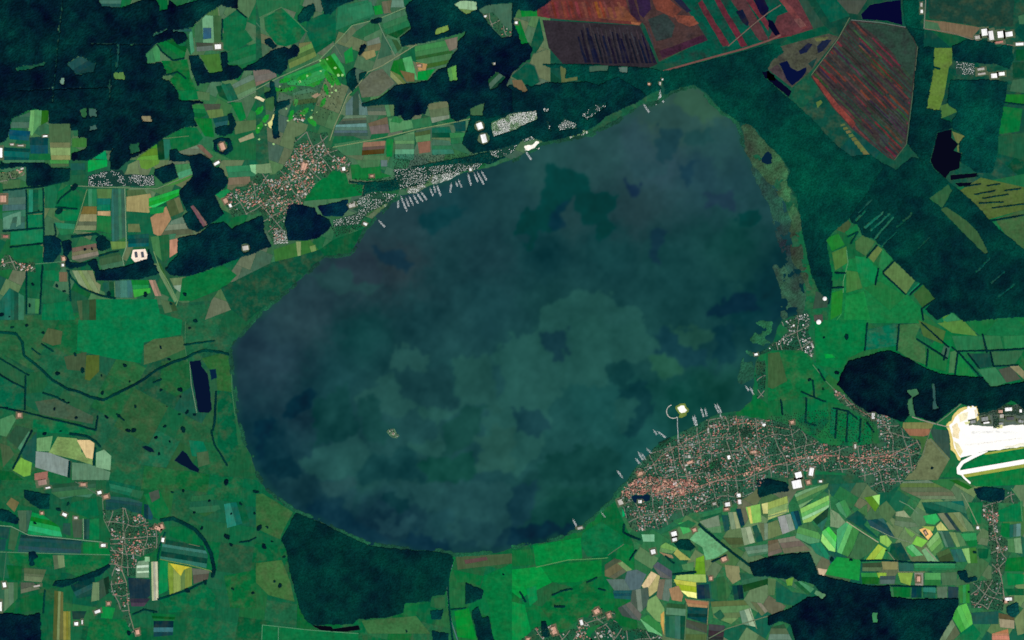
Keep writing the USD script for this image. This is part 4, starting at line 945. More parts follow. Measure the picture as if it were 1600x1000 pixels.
HALLS = [
('00', 1362, 292, 48, 36, 4, 'white', 4, 'bright white barn standing alone among fields below the forest corner', 'barn'),
('00', 1390, 915, 34, 56, 20, 'orange', 2, 'orange-roofed farm hall inside the ring of dark trees', 'farm'),
('00', 4, 955, 26, 74, 0, 'white', 2, 'white hall cut off by the left edge, highest on that edge', 'hall'),
('00', 283, 851, 34, 11, 6, 'white', 1, 'narrow white shed above the blue-green field in the west', 'barn'),
('00', 75, 903, 26, 12, 0, 'pale', 1, 'pale shed, left of two by the western lane', 'barn'), ('00', 130, 910, 44, 10, 0, 'pale', 1, 'long pale shed, right of two by the western lane', 'barn'),
('01', 393, 657, 18, 18, 0, 'white', 1, 'small white farm at the east end of the pink village street', 'farm'), ('01', 398, 618, 22, 30, 10, 'orange', 1, 'pinkish farm just north of the small white one', 'farm'),
('01', 35, 478, 40, 18, 0, 'red', 1, 'red-roofed farm on the left edge between green meadows', 'farm'), ('01', 20, 243, 46, 52, 0, 'orange', 2, 'tan-roofed hall on the left edge below the tan hamlet', 'hall'),
('01', 1410, 255, 30, 36, 25, 'orange', 2, 'pink and white farm at the west edge of the inland village', 'farm'), ('01', 1440, 285, 18, 26, 25, 'white', 1, 'small white barn beside the pink and white farm', 'barn'), ('01', 1355, 20, 46, 20, 30, 'white', 2, 'white farm sheds by the wood west of the inland village', 'barn'),
('01', 1535, 550, 46, 34, 10, 'pale', 2, 'pale barn in a notch of the long forest belt', 'barn'),
('10', 1398, 788, 44, 50, 20, 'white', 3, 'white campsite hall, upper of two', 'hall'), ('10', 1424, 866, 40, 66, 15, 'white', 3, 'white campsite hall, lower and longer of two', 'hall'), ('10', 1434, 102, 20, 14, 0, 'white', 1, 'small white barn in the northern scattered village', 'barn'),
('10', 1490, 398, 14, 16, 0, 'pale', 1, 'tiny pale lodge alone in the top forest', 'house'), ('10', 1020, 410, 30, 16, 0, 'orange', 1, 'orange-roofed farm beside the bright green paddock', 'farm'),
('11', 548, 56, 22, 26, 10, 'white', 1, 'white barn at the east edge of the inland village', 'barn'), ('11', 682, 400, 30, 18, -20, 'white', 1, 'white boathouse at the shore below the marina', 'boathouse'), ('11', 724, 100, 24, 14, 0, 'orange', 1, 'tan farm in the meadow above the marina', 'farm'),
('11', 1340, 60, 18, 22, 10, 'white', 1, 'white house at the root of the eastern marina jetties', 'house'), ('11', 600, 285, 50, 26, 15, 'pale', 2, 'pale boat sheds west of the marina', 'boathouse'), ('11', 300, 40, 40, 60, -20, 'orange', 2, 'large orange roof in the middle of the inland village', 'hall'),
('20', 925, 522, 12, 22, 0, 'pale', 1, 'small pinkish inn at the head of the northern jetties', 'house'), ('20', 940, 497, 11, 11, 0, 'white', 1, 'tiny white house above the northern inn', 'house'), ('20', 855, 525, 18, 14, 0, 'orange', 1, 'tan cottage alone in the shore wood', 'house'), ('20', 26, 142, 20, 18, 0, 'white', 1, 'white barn beside the bright green strip at the top', 'barn'),
('30', 1352, 202, 44, 52, 8, 'white', 3, 'white factory hall, westernmost large one in the north-east', 'factory'), ('30', 1394, 222, 36, 70, 8, 'white', 2, 'long white factory hall, second from the west', 'factory'), ('30', 1452, 216, 44, 50, 8, 'white', 3, 'white factory hall with gap to its west neighbour', 'factory'), ('30', 1506, 214, 54, 36, 8, 'white', 2, 'white factory hall nearest the north-east corner lane', 'factory'),
('30', 1308, 234, 38, 26, 8, 'pale', 2, 'pale lower shed at the west end of the white factory', 'factory'), ('30', 1445, 264, 60, 14, 8, 'red', 1, 'long red-roofed shed along the foot of the white factory', 'factory'), ('30', 1572, 276, 60, 20, 3, 'white', 1, 'white hall cut by the right edge next to the factory', 'factory'),
('30', 958, 30, 16, 30, 0, 'pale', 1, 'pale roadside house, upper of two at the top right lane', 'house'), ('30', 960, 72, 18, 24, 0, 'white', 1, 'white roadside house, lower of two at the top right lane', 'house'),
('30', 1412, 474, 46, 34, 5, 'white', 2, 'white mill hall south of the white factory', 'mill'), ('30', 1460, 462, 44, 26, 5, 'white', 2, 'white mill hall, easternmost', 'mill'), ('30', 1330, 432, 54, 18, 8, 'pale', 2, 'pale storage shed in the mill yard', 'mill'), ('30', 1335, 462, 60, 14, 8, 'pale', 1, 'long pale shed along the south of the mill yard', 'mill'),
('32', 657, 600, 22, 44, 0, 'white', 1, 'white hall at the edge of the forest street', 'hall'), ('32', 150, 640, 26, 22, 10, 'orange', 1, 'tan roof at the upper edge of the lakeside town', 'hall'), ('32', 545, 790, 16, 34, 5, 'pale', 1, 'pale barn between the town and the long meadows', 'barn'),
('32', 190, 968, 50, 44, 15, 'white', 3, 'big white market hall, upper left of the bright group', 'hall'), ('33', 180, 26, 72, 62, 12, 'white', 4, 'big white market hall, lowest of the bright group', 'hall'), ('32', 270, 948, 34, 62, -10, 'white', 2, 'white hall on the east of the bright group', 'hall'), ('33', 252, 14, 26, 26, 12, 'orange', 1, 'pink-roofed shop beside the bright white group', 'hall'), ('33', 328, 8, 22, 14, 0, 'white', 1, 'small white shop east of the bright group', 'hall'),
('23', 1012, 336, 42, 34, 15, 'white', 3, 'white hall, upper of two by the dark small wood south of the town', 'hall'), ('23', 1016, 372, 36, 24, 15, 'white', 2, 'white hall, lower of two by the dark small wood south of the town', 'hall'), ('23', 1140, 312, 26, 24, 20, 'orange', 1, 'tan farm at the top of the pale diagonal fields', 'farm'), ('23', 882, 448, 34, 34, 15, 'white', 3, 'white hall south of the pale greenhouses', 'hall'),
('23', 1325, 494, 38, 30, 20, 'orange', 2, 'orange-roofed farm among pale crops by the tree row', 'farm'), ('23', 1242, 614, 22, 26, 0, 'orange', 1, 'small tan farm beside the dark square field', 'farm'), ('23', 1347, 152, 38, 30, 10, 'white', 2, 'white hall at the south edge of the town', 'hall'), ('23', 1340, 182, 30, 16, 10, 'orange', 1, 'tan shed just below the white hall of the south edge', 'barn'), ('23', 1416, 96, 30, 26, 5, 'white', 2, 'white hall, upper of a pair at the town corner', 'hall'), ('23', 1422, 136, 24, 34, 5, 'white', 2, 'white hall, lower of a pair at the town corner', 'hall'), ('23', 1265, 148, 28, 18, 10, 'pale', 1, 'pale roof west of the white hall at the town edge', 'hall'), ('23', 1017, 22, 30, 24, 0, 'white', 2, 'white hall inside the red old town', 'hall'), ('23', 800, 135, 26, 22, 0, 'white', 1, 'white roof beside the harbour pond', 'house'), ('23', 678, 138, 36, 40, 20, 'pale', 2, 'pale hotel on the lake front south of the old town', 'hotel'), ('23', 425, 300, 40, 18, 15, 'pale', 1, 'pale lakeside lodge at the western end of the town shore', 'house'),
('23', 530, 820, 40, 34, 30, 'orange', 2, 'pink farm, topmost of the lakeside farms at the bottom', 'farm'), ('23', 606, 846, 26, 36, 20, 'orange', 2, 'pink farm east of the topmost one', 'farm'), ('23', 434, 890, 22, 40, 15, 'white', 1, 'white barn above the pink farms at the bottom edge', 'barn'), ('23', 262, 940, 36, 56, 20, 'orange', 2, 'large pink farm near the bottom edge', 'farm'), ('23', 100, 994, 26, 18, 0, 'orange', 1, 'tan farm cut by the bottom edge', 'farm'),
('03', 622, 78, 30, 22, 15, 'white', 1, 'white barn, upper of the farm north of the small round village', 'barn'), ('03', 662, 104, 36, 26, 15, 'orange', 2, 'orange barn, lower of the farm north of the small round village', 'barn'), ('03', 985, 300, 46, 26, -25, 'orange', 3, 'orange farm roofs at the east edge of the small round village', 'farm'), ('03', 1012, 290, 20, 34, 20, 'orange', 1, 'tan barn next to the orange farm roofs', 'barn'), ('03', 1018, 374, 20, 32, -10, 'white', 1, 'white barn below the orange farm roofs', 'barn'), ('03', 646, 408, 36, 22, 0, 'white', 2, 'white and pink farm at the west edge of the small round village', 'farm'), ('03', 610, 822, 44, 22, 20, 'white', 2, 'pale farm with white roofs south of the small round village', 'farm'), ('03', 477, 898, 28, 24, 0, 'white', 1, 'bright white silo shed near the bottom left wood', 'barn'), ('03', 514, 888, 10, 30, 0, 'white', 1, 'narrow white shed beside the bright white silo shed', 'barn'), ('03', 4, 790, 18, 70, 0, 'white', 1, 'white hall on the left edge, lowest on that edge', 'hall'), ('03', 265, 15, 66, 40, 10, 'brown', 3, 'brown-roofed farm complex on the pale fields', 'farm'), ('03', 300, 48, 36, 12, 10, 'white', 1, 'narrow white shed below the brown farm complex', 'barn'), ('03', 404, 216, 34, 22, -25, 'white', 1, 'white barn by the light green triangular field', 'barn'), ('03', 474, 236, 26, 18, 0, 'pale', 1, 'pale barn right of the one by the triangular field', 'barn'), ('03', 262, 206, 18, 16, 0, 'orange', 1, 'tan shed at the tip of the triangular field', 'barn'), ('03', 28, 655, 24, 36, 10, 'white', 1, 'white barn beside the lower left crossroad', 'barn'), ('03', 230, 662, 50, 12, 10, 'pale', 1, 'long pale shed by the dark wedge of trees', 'barn'), ('03', 678, 772, 22, 22, 0, 'orange', 1, 'tan farm at the lower end of the small round village', 'farm'), ('03', 520, 28, 40, 20, 0, 'orange', 1, 'tan farm on the lane north-west of the small round village', 'farm'), ('03', 860, 950, 26, 34, 10, 'orange', 1, 'pink farm at the bottom left edge', 'farm'), ('02', 122, 594, 28, 30, 0, 'orange', 2, 'pink barn at the left end of the long meadow drain', 'barn'),
('33', 1502, 744, 54, 24, 5, 'white', 2, 'white-roofed farm right of the lower eastern village', 'farm'), ('33', 1486, 760, 20, 18, 5, 'orange', 1, 'orange shed beside the white-roofed farm', 'barn'), ('33', 1310, 298, 18, 20, 0, 'white', 1, 'small white house left of the upper eastern village', 'house'), ('33', 940, 618, 26, 40, 0, 'orange', 1, 'tan barn on a grey-pink yard north of the great forest', 'barn'), ('33', 985, 330, 12, 26, 30, 'orange', 1, 'orange-roofed shed on the yellow field in the south-east', 'barn'),
('22', 1508, 826, 44, 20, 5, 'orange', 2, 'bright orange roof in the middle of the lakeside town', 'hall'), ('22', 1355, 858, 22, 28, 15, 'white', 1, 'white roof left of the bright orange one', 'hall'), ('22', 1575, 656, 26, 20, 0, 'white', 1, 'white roof near the upper edge of the lakeside town', 'hall'), ('22', 1112, 890, 46, 18, 20, 'orange', 1, 'tan long roof west of the green sports ground', 'hall'), ('22', 1225, 690, 14, 40, 5, 'pale', 1, 'pale narrow hall behind the town jetties', 'hall'), ('22', 1525, 215, 26, 16, 10, 'white', 1, 'white boathouse at the tip of the chalet hamlet', 'boathouse'), ('22', 800, 960, 40, 26, 20, 'orange', 2, 'tan inn on the old town lake front', 'house'),
('32', 160, 35, 14, 14, 0, 'white', 1, 'white chalet in the middle of the hamlet', 'house'),
]
CAMPS = [
 ('10', '1470,770 1600,708 1750,690 1758,742 1600,818 1482,856', 95, (120, 150, 115), 'white caravans packed on the large northern campsite'),
 ('20', '285,790 330,740 400,770 405,800 300,818', 240, (30, 70, 62), 'caravans scattered in the shore wood, central group'), ('20', '430,720 520,655 590,640 590,665 470,750', 420, (10, 56, 52), 'caravans strung along the upper shore wood'), ('20', '195,675 235,680 225,700 198,702', 200, (20, 60, 56), 'few caravans in a gap of the shore wood'), ('20', '215,740 240,790 245,825 225,800', 260, (15, 56, 54), 'short row of caravans in the shore wood'),
 ('20', '358,852 440,835 445,812 480,825 475,858 362,875', 120, (110, 145, 100), 'caravans on the shore lawn east of the beach'), ('20', '60,870 130,850 140,870 80,890', 260, (30, 70, 60), 'huts behind the white beach'),
 ('01', '550,100 660,70 760,62 780,90 960,95 970,160 550,166', 330, (22, 60, 54), 'caravans speckled over the dark western campsite'), ('11', '1090,138 1110,95 1180,80 1275,75 1270,115 1210,135 1110,155', 110, (130, 150, 135), 'bright caravans crowded above the middle jetties'),
 ('11', '860,60 1090,40 1300,20 1420,20 1380,60 1100,95 1060,150 900,185', 360, (22, 66, 56), 'caravans half hidden by trees along the northern shore'), ('11', '940,200 950,165 1050,150 1080,195 960,212', 150, (105, 120, 100), 'caravans on the quay above the western jetties'), ('11', '560,280 720,200 880,210 840,260 700,330 640,400 480,420 480,380 640,330', 420, (36, 78, 60), 'huts and boats laid up around the marina basin'),
 ('11', '110,420 190,440 200,520 110,530', 300, (85, 105, 85), 'huts at the southern tip of the inland village'), ('10', '1450,950 1640,900 1600,960 1500,990', 340, (25, 66, 56), 'huts scattered under trees at the shore road'),
 ('30', '1165,385 1290,395 1290,470 1180,465', 520, (40, 72, 62), 'white vans parked in rows at the mill yard'),
]
# ------------------------------------------------------------------ water
lake_poly = poly(gpts(LAKE))
FRAME = box(-6400, -4000, 6400, 4000)
AREA = FRAME.buffer(500, join_style=2)


def region(t, s):
    return poly(gpts(s) if t == 'g' else pts(t, s))


def wobble(g, size, amp, seed=0.0):
    """an outline that meanders as natural edges do"""
    def bend(r):
        ring = np.array(shapely.segmentize(r, size * 0.6).coords)[:-1]
        x, y = ring[:, 0], ring[:, 1]
        return ring + np.stack([fbm(x + 311 + seed, y, size, 3) - 0.5, fbm(x, y + 877 + seed, size, 3) - 0.5], 1) * 2 * amp
    out = []
    for q in parts_of(g):
        f = poly(bend(q.exterior))
        for h in q.interiors:
            f = f.difference(poly(bend(h)))
        out.append(f)
    return unary_union(out)


lake_poly = wobble(lake_poly, 60, 14)
pond_polys = []
for t, label, s, c in PONDS:
    pond_polys.append(wobble(region(t, s), 30, 7))
water_all = unary_union([lake_poly] + pond_polys)

# the lake: a fine sheet whose own colour follows silt and weed
STEP = 18.0
x0, y0, x1, y1 = lake_poly.buffer(30).bounds
gx, gy = np.arange(x0, x1 + STEP, STEP), np.arange(y0, y1 + STEP, STEP)
X, Y = np.meshgrid(gx, gy)
# drifting outlines
DX = (fbm(X + 5000, Y, 260, 5) - 0.5) * 330
DY = (fbm(X, Y + 9000, 260, 5) - 0.5) * 330
DX = DX + (fbm(X - 2500, Y, 70, 3) - 0.5) * 150
DY = DY + (fbm(X, Y + 3100, 70, 3) - 0.5) * 150
tones = np.array(LAKE_TONES, float)
tx, ty = (tones[:, 0] - 800) * S, (500 - tones[:, 1]) * S
num, den = np.zeros(X.shape + (3,)), np.zeros(X.shape)
for k in range(len(tones)):
    w = 1 / ((X + DX - tx[k]) ** 2 + (Y + DY - ty[k]) ** 2 + 150.0 ** 2) ** 1.6
    num += w[..., None] * tones[k, 2:]
    den += w
C = num / den[..., None]
for c, t, s in DRIFTS:
    g = region(t, s)
    m = shapely.contains_xy(g, (X + DX * 0.8).ravel(), (Y + DY * 0.8).ravel()).reshape(X.shape).astype(float)
    m = ndimage.gaussian_filter(m, 0.8)[..., None] * 0.85
    C = C * (1 - m) + np.array(c, float) * m
mott = fbm(X * 1.0, Y * 1.0, 420, 5)[..., None] - 0.5
C = C + mott * np.array([10, 18, 16]) + (fbm(X + 700, Y - 300, 90, 3)[..., None] - 0.5) * np.array([7, 11, 11])
rim = shapely.distance(lake_poly.boundary, shapely.points(X.ravel(), Y.ravel())).reshape(X.shape)
rim = np.clip(1 - rim / (35 + 120 * fbm(X, Y + 200, 300, 3)), 0, 1)[..., None] * np.clip(fbm(X - 80, Y, 500, 3)[..., None] * 2.4 - 0.8, 0, 1)
C = C * (1 - 0.6 * rim) + np.array([22, 78, 62.0]) * 0.6 * rim
pat = fbm(X + DX * 0.4 + 1234, Y + DY * 0.4 - 777, 330, 4)
pat = np.floor(pat * 11) / 11 + 0.4 * np.floor(fbm(X - 4000, Y + 2222, 140, 3) * 8) / 8
pat = ndimage.gaussian_filter(pat - pat.mean(), 0.7) * np.clip(0.55 - Y / 5000, 0.25, 1.0)
C = C + pat[..., None] * np.array([20, 34, 29.0])
C = C * 0.87 + C.mean(-1, keepdims=True) * 0.13
tint = np.maximum(lin(np.clip(C, 1, 255)) / GAIN_WATER - WATER_SKY, 0.0006)
inside = shapely.contains_xy(lake_poly.buffer(28), X.ravel(), Y.ravel()).reshape(X.shape)
idx = -np.ones(X.shape, int)
idx[inside] = np.arange(inside.sum())
a, b, c_, d = idx[:-1, :-1], idx[:-1, 1:], idx[1:, 1:], idx[1:, :-1]
ok = (a >= 0) & (b >= 0) & (c_ >= 0) & (d >= 0)
quads = np.stack([a[ok], b[ok], c_[ok], d[ok]], 1)
verts = np.stack([X[inside], Y[inside], np.full(inside.sum(), -0.7)], 1)
use, inv = np.unique(quads, return_inverse=True)
m = put('lake', (verts[use], inv.reshape(quads.shape)), M_WATER, tint=tint[inside][use], smooth=True)
tag(m, 'broad shallow dark teal lake mottled with paler silt, filling the middle of the view', 'lake', kind='structure')
for (t, label, s, c), g in zip(PONDS, pond_polys):
    m = put('pond', slab(g.buffer(12), -1.2, -0.5), M_WATER, tint=np.maximum(lin(c) / GAIN_WATER - WATER_SKY, 0.0005))
    tag(m, label, 'pond', kind='structure')

# ------------------------------------------------------------------ ground sheet, with the water cut out of it
G = box(-30000, -30000, 30000, 30000).difference(water_all)
v2, f2 = trimesh.creation.triangulate_polygon(G, engine='manifold')
m = put('ground', (np.column_stack([v2, np.zeros(len(v2))]), f2), M_MEADOW, tint=alb((24, 86, 60)))
tag(m, 'flat green lowland around the lake', 'ground', kind='structure')

# ------------------------------------------------------------------ outlines of woods, towns, peat, airfield
clear = unary_union([region(t, s) for t, s, *_ in CAMPS] + [Point(pts(t, f'{x},{y}')[0]).buffer(0.9 * math.hypot(w, l) + 4) for t, x, y, w, l, *_ in HALLS] + [region(t, l.split(':')[1]) for t, v in FIELDS.items() for l in v.splitlines() if l.startswith('*')])
AIR_APRON = region('32', '1128,660 1150,640 1185,590 1230,560 1300,543 1312,600 1255,648 1380,668 1480,662 1600,650 1700,645 1700,775 1600,790 1350,822 1200,862 1165,800 1150,720')
TOWNS = [
 ('lakeside town', 'g', '972,772 985,742 1003,718 1028,694 1050,686 1060,680 1080,670 1108,655 1140,647 1180,650 1205,652 1240,662 1280,692 1310,698 1345,694 1375,690 1372,668 1362,650 1372,640 1392,650 1412,668 1432,688 1442,705 1432,735 1400,760 1370,768 1340,745 1302,735 1268,735 1240,747 1205,748 1190,762 1145,785 1110,795 1075,806 1050,818 1028,828 1000,832 985,818 975,797', 620, (78, 98, 86), {'red': 4, 'brown': 5, 'grey': 5, 'dark': 2, 'pale': 1}),
 ('forest-edge street', 'g', '1302,608 1315,612 1340,632 1370,652 1364,660 1340,645 1318,632 1304,620', 560, (95, 100, 85), {'red': 4, 'brown': 4, 'grey': 4, 'pale': 2}),
 ('chalet hamlet', 'g', '1240,482 1262,486 1268,500 1262,520 1272,538 1270,562 1262,555 1250,547 1230,547 1208,547 1182,556 1178,549 1205,538 1222,528 1232,515 1218,505 1226,500 1238,500', 520, (45, 78, 68), {'grey': 5, 'white': 1, 'dark': 3, 'pale': 1}),
 ('boathouse row', 'g', '1181,565 1195,562 1196,592 1193,622 1183,622 1184,600 1180,590', 700, (35, 75, 62), {'grey': 3, 'white': 2, 'dark': 2}),
 ('inland village', 'g', '350,310 380,290 400,270 430,275 445,262 460,240 462,212 480,205 508,205 514,225 530,240 548,255 545,275 520,270 500,285 480,305 470,325 452,330 445,345 450,380 430,388 422,372 412,355 408,335 385,335 365,340 350,328', 560, (72, 98, 74), {'red': 6, 'brown': 4, 'orange': 2, 'grey': 3, 'pale': 2}),
 ('clubhouse cluster', 'g', '456,180 466,172 477,175 476,187 462,192', 700, (110, 110, 85), {'pale': 3, 'red': 2}),
 ('small round village', '03', '640,180 700,200 780,170 890,220 940,290 1000,280 1010,420 960,450 880,470 850,520 830,600 760,600 790,700 810,830 860,950 840,970 790,850 740,780 680,690 690,600 650,560 690,480 690,400 690,300 640,240', 620, (62, 92, 72), {'red': 6, 'brown': 4, 'grey': 4, 'pale': 1, 'orange': 1}),
 ('pink western street', '01', '0,640 0,690 50,680 100,690 220,695 215,640 150,645 90,630 60,590 30,590', 520, (90, 100, 75), {'red': 5, 'orange': 3, 'pale': 3}),
 ('tan western hamlet', '01', '0,80 60,75 150,45 160,90 100,112 60,118 40,150 0,140', 800, (175, 140, 105), {'orange': 3, 'pale': 3, 'red': 2}),
 ('southern lakeside farms', '23', '60,1000 150,920 240,905 300,960 400,930 410,870 470,870 505,805 560,800 590,830 640,815 650,860 560,900 480,920 460,960 520,1010', 900, (55, 90, 65), {'red': 4, 'orange': 3, 'pale': 4, 'brown': 2}),
 ('leafy southern suburb', '23', '560,905 640,870 700,940 800,930 940,980 940,1010 480,1010 500,960', 900, (30, 72, 60), {'grey': 3, 'pale': 1, 'brown': 2}),
 ('upper eastern village', '33', '1340,140 1440,140 1440,330 1500,380 1500,480 1470,560 1465,630 1400,620 1400,500 1380,400 1380,280 1330,220', 620, (85, 95, 75), {'red': 5, 'brown': 4, 'pale': 2, 'grey': 3}),
 ('lower eastern village', '33', '1260,650 1310,635 1400,620 1465,640 1480,760 1470,820 1270,800', 600, (75, 92, 75), {'red': 3, 'brown': 5, 'pale': 1, 'grey': 4}),
 ('hamlet by the airfield', '33', '1270,70 1300,100 1300,130 1440,145 1560,150 1540,80 1470,50 1480,110 1320,120', 900, (60, 85, 70), {'grey': 3, 'pale': 2, 'brown': 2}),
 ('northern scattered village', '20', '-210,90 -120,80 -60,150 0,200 0,240 -60,235 -120,170 -170,130', 1500, (75, 95, 75), {'red': 3, 'brown': 3, 'pale': 1}),
]
town_polys = [wobble(wobble(region(t, s), 240, 60 if region(t, s).area > 3e5 else 14, 31.0), 70, 24 if region(t, s).area > 3e5 else 10, 77.0).difference(water_all) for _, t, s, *_ in TOWNS]
towns_all = unary_union(town_polys)

PEAT = {
 'north': [('20', (96, 50, 46), '150,15 220,-30 700,-30 740,90 812,140 800,157 290,120 160,102'), ('20', (46, 41, 47), '190,125 800,160 910,400 860,422 430,402 330,412 310,390 230,300'),
           ('20', (70, 52, 50), '700,-30 1000,-30 1100,70 1160,150 1222,250 1100,300 920,385 830,160 812,140 740,90'), ('20', (0, 76, 60), '1000,-30 1640,-30 1760,60 1660,100 1600,262 1460,310 1300,355 1050,395 925,395 1100,302 1222,250 1160,150 1100,70'),
           ('30', (92, 52, 56), '-20,-20 180,-20 285,180 150,222 40,245 -60,262 -30,180'), ('30', (72, 76, 62), '0,380 80,290 300,230 380,210 440,230 280,430 260,450 150,548 0,432')],
 'striped': [('30', (58, 52, 50), '520,122 880,172 932,290 912,500 887,700 862,900 790,1000 750,985 524,806 400,668 268,480 435,240')],
}
peat_all = unary_union([region(t, s) for v in PEAT.values() for t, _, s in v]).difference(water_all)
ROAD_GEO = [(LineString(pts(t, s)).buffer(w / 2, cap_style=2), c) for t, w, c, s in ROADS]
roads_all = unary_union([g for g, _ in ROAD_GEO])

wood_polys, taken = [], water_all.buffer(6)
for t, h, c, label, s in WOODS:
    g = region(t, s).difference(clear.buffer(2)).difference(AIR_APRON.buffer(15))
    g = wobble(g, 70, 11, h * 13.0) if h > 5 else wobble(g, 110, 34, 5.0)
    g = wobble(g, 26, 6, h * 7.0)
    g = g.difference(unary_union(pond_polys)).difference(unary_union(wood_polys)) if h <= 3 and wood_polys else g.difference(taken)
    taken = taken.union(g)
    wood_polys.append(g)
woods_all = unary_union(wood_polys)

# ------------------------------------------------------------------ farmland
PARENT = {'00': 'farmland_below_the_forest', '10': 'farmland_north', '01': 'farmland_north_west', '11': 'farmland_north', '02': 'farmland_west', '12': 'farmland_west', '03': 'farmland_south_west',
          '13': 'farmland_south', '23': 'farmland_south', '33': 'farmland_south_east', '32': 'farmland_east', '31': 'farmland_east', '30': 'farmland_north_east', '20': 'farmland_north_east', '21': 'farmland_north', '22': 'farmland_south'}
AUTO = {'farmland_below_the_forest': ([(18, 98, 58), (48, 108, 68), (74, 112, 78)], 25, 200), 'farmland_north_west': ([(22, 95, 60), (45, 105, 65), (12, 92, 58), (66, 110, 76), (30, 88, 62), (92, 112, 80)], 25, 230), 'farmland_north': ([(48, 102, 68), (74, 112, 78), (22, 96, 60), (66, 98, 78), (92, 110, 82)], 20, 200),
        'farmland_west': ([(22, 90, 58), (35, 92, 58), (12, 95, 58), (48, 92, 55), (18, 86, 60)], 28, 420), 'farmland_south_west': ([(8, 95, 55), (20, 92, 60), (35, 95, 62), (2, 88, 52)], 8, 330),
        'farmland_south': ([(4, 108, 54), (12, 102, 56), (30, 98, 58), (2, 95, 50)], 14, 330), 'farmland_south_east': ([(40, 108, 66), (86, 118, 80), (22, 88, 66), (66, 104, 70), (100, 128, 88), (96, 104, 78)], 32, 200),
        'farmland_east': ([(8, 108, 58), (18, 100, 58), (40, 102, 60), (10, 88, 58)], 40, 360), 'farmland_north_east': ([(2, 70, 56), (6, 64, 54), (12, 76, 58), (20, 78, 58)], 40, 420)}
LABEL = {k: k.replace('farmland_', '').replace('_', '-') for k in AUTO}
farm = {}
for k in AUTO:
    x = xform(k)
    tag(x, f'patchwork of crop fields and meadows on the {LABEL[k]} side of the lake', 'farmland', kind='structure')
    farm[k] = x
blocked = unary_union([water_all.buffer(4), towns_all, peat_all, AIR_APRON, roads_all])
jobs = [(t, l.lstrip('*')) for t, v in FIELDS.items() for l in v.splitlines()]
above, count = blocked, {k: 0 for k in AUTO}


def add_field(k, g, c, h):
    ms = slab(g, 0.02, h)
    if ms is None:
        return
    count[k] += 1
    cx, cy = g.centroid.x, g.centroid.y
    put('field', ms, M_FIELD[int(rng.integers(len(M_FIELD)))] if g.area < 90000 else M_LUSH if c[1] >= 104 and c[0] <= 24 else M_MEADOW, farm[k], tint=alb(c))


hand = []
for t, l in reversed(jobs):
    c, p = l.split(':')
    raw = region(t, p)
    g = raw.buffer(1.5, join_style=2).difference(above).buffer(-1.3, join_style=2)
    above = above.union(raw)
    hand.append((PARENT[t], g, tuple(map(int, c.split())), t))
above = above.union(woods_all.buffer(-25))


def strips_of(g, n):
    """a field worked in n parallel strips along its longer side"""
    r = g.minimum_rotated_rectangle
    if r.geom_type != 'Polygon':
        return [g]
    q = np.array(r.exterior.coords)
    a, b, d = (q[0], q[1], q[3]) if np.hypot(*(q[1] - q[0])) > np.hypot(*(q[3] - q[0])) else (q[0], q[3], q[1])
    u, v = b - a, d - a
    cut = np.concatenate([[-0.05], np.sort((np.arange(1, n) + rng.uniform(-0.25, 0.25, n - 1)) / n), [1.05]])
    return [g.intersection(Polygon([a - 0.05 * u + t0 * v, a + 1.05 * u + t0 * v, a + 1.05 * u + t1 * v, a - 0.05 * u + t1 * v])).buffer(-0.9, join_style=2) for t0, t1 in zip(cut, cut[1:])]


hand.sort(key=lambda q: -q[1].area)
room = {k: 292 - sum(1 for q in hand if q[0] == k) for k in AUTO}
for k, g, c, t in hand:
    c = np.array(c) * (1.06 if t in ('10', '33', '23', '01') else 1.0) + rng.normal(0, 2.5, 3)
    n = 1
    if t in ('00', '10', '01', '23', '33', '03') and 16000 < g.area < 400000 and rng.random() < 0.8 and not (c[1] > 95 and c[0] < 15):
        n = int(np.clip(round(math.sqrt(g.area) / 75 + rng.uniform(-0.6, 0.6)), 1, 5))
    n = max(1, min(n, room[k]))
    room[k] -= n - 1
    spread = 5 + 0.10 * c.max()
    for q in (strips_of(g, n) if n > 1 else [g]):
        j = rng.normal(0, spread if n > 1 else 1)
        add_field(k, q, np.clip(c + j + rng.normal(0, 0.35 * spread if n > 1 else 1, 3) * np.array([1.3, 0.8, 1]), 0, 250), rng.uniform(0.4, 1.1))


def split(g, size, out, depth=0):
    x0, y0, x1, y1 = g.bounds
    w, h = x1 - x0, y1 - y0
    if max(w, h) < size * rng.uniform(0.9, 1.6) or depth > 12:
        out.append(g)
        return
    r = rng.uniform(0.36, 0.64)
    if w > h * rng.uniform(0.7, 1.3):
        c = x0 + w * r
        halves = box(x0 - 1, y0 - 1, c, y1 + 1), box(c, y0 - 1, x1 + 1, y1 + 1)
    else:
        c = y0 + h * r
        halves = box(x0 - 1, y0 - 1, x1 + 1, c), box(x0 - 1, c, x1 + 1, y1 + 1)
    for q in halves:
        q = g.intersection(q)
        if not q.is_empty and q.area > 500:
            split(q, size, out, depth + 1)


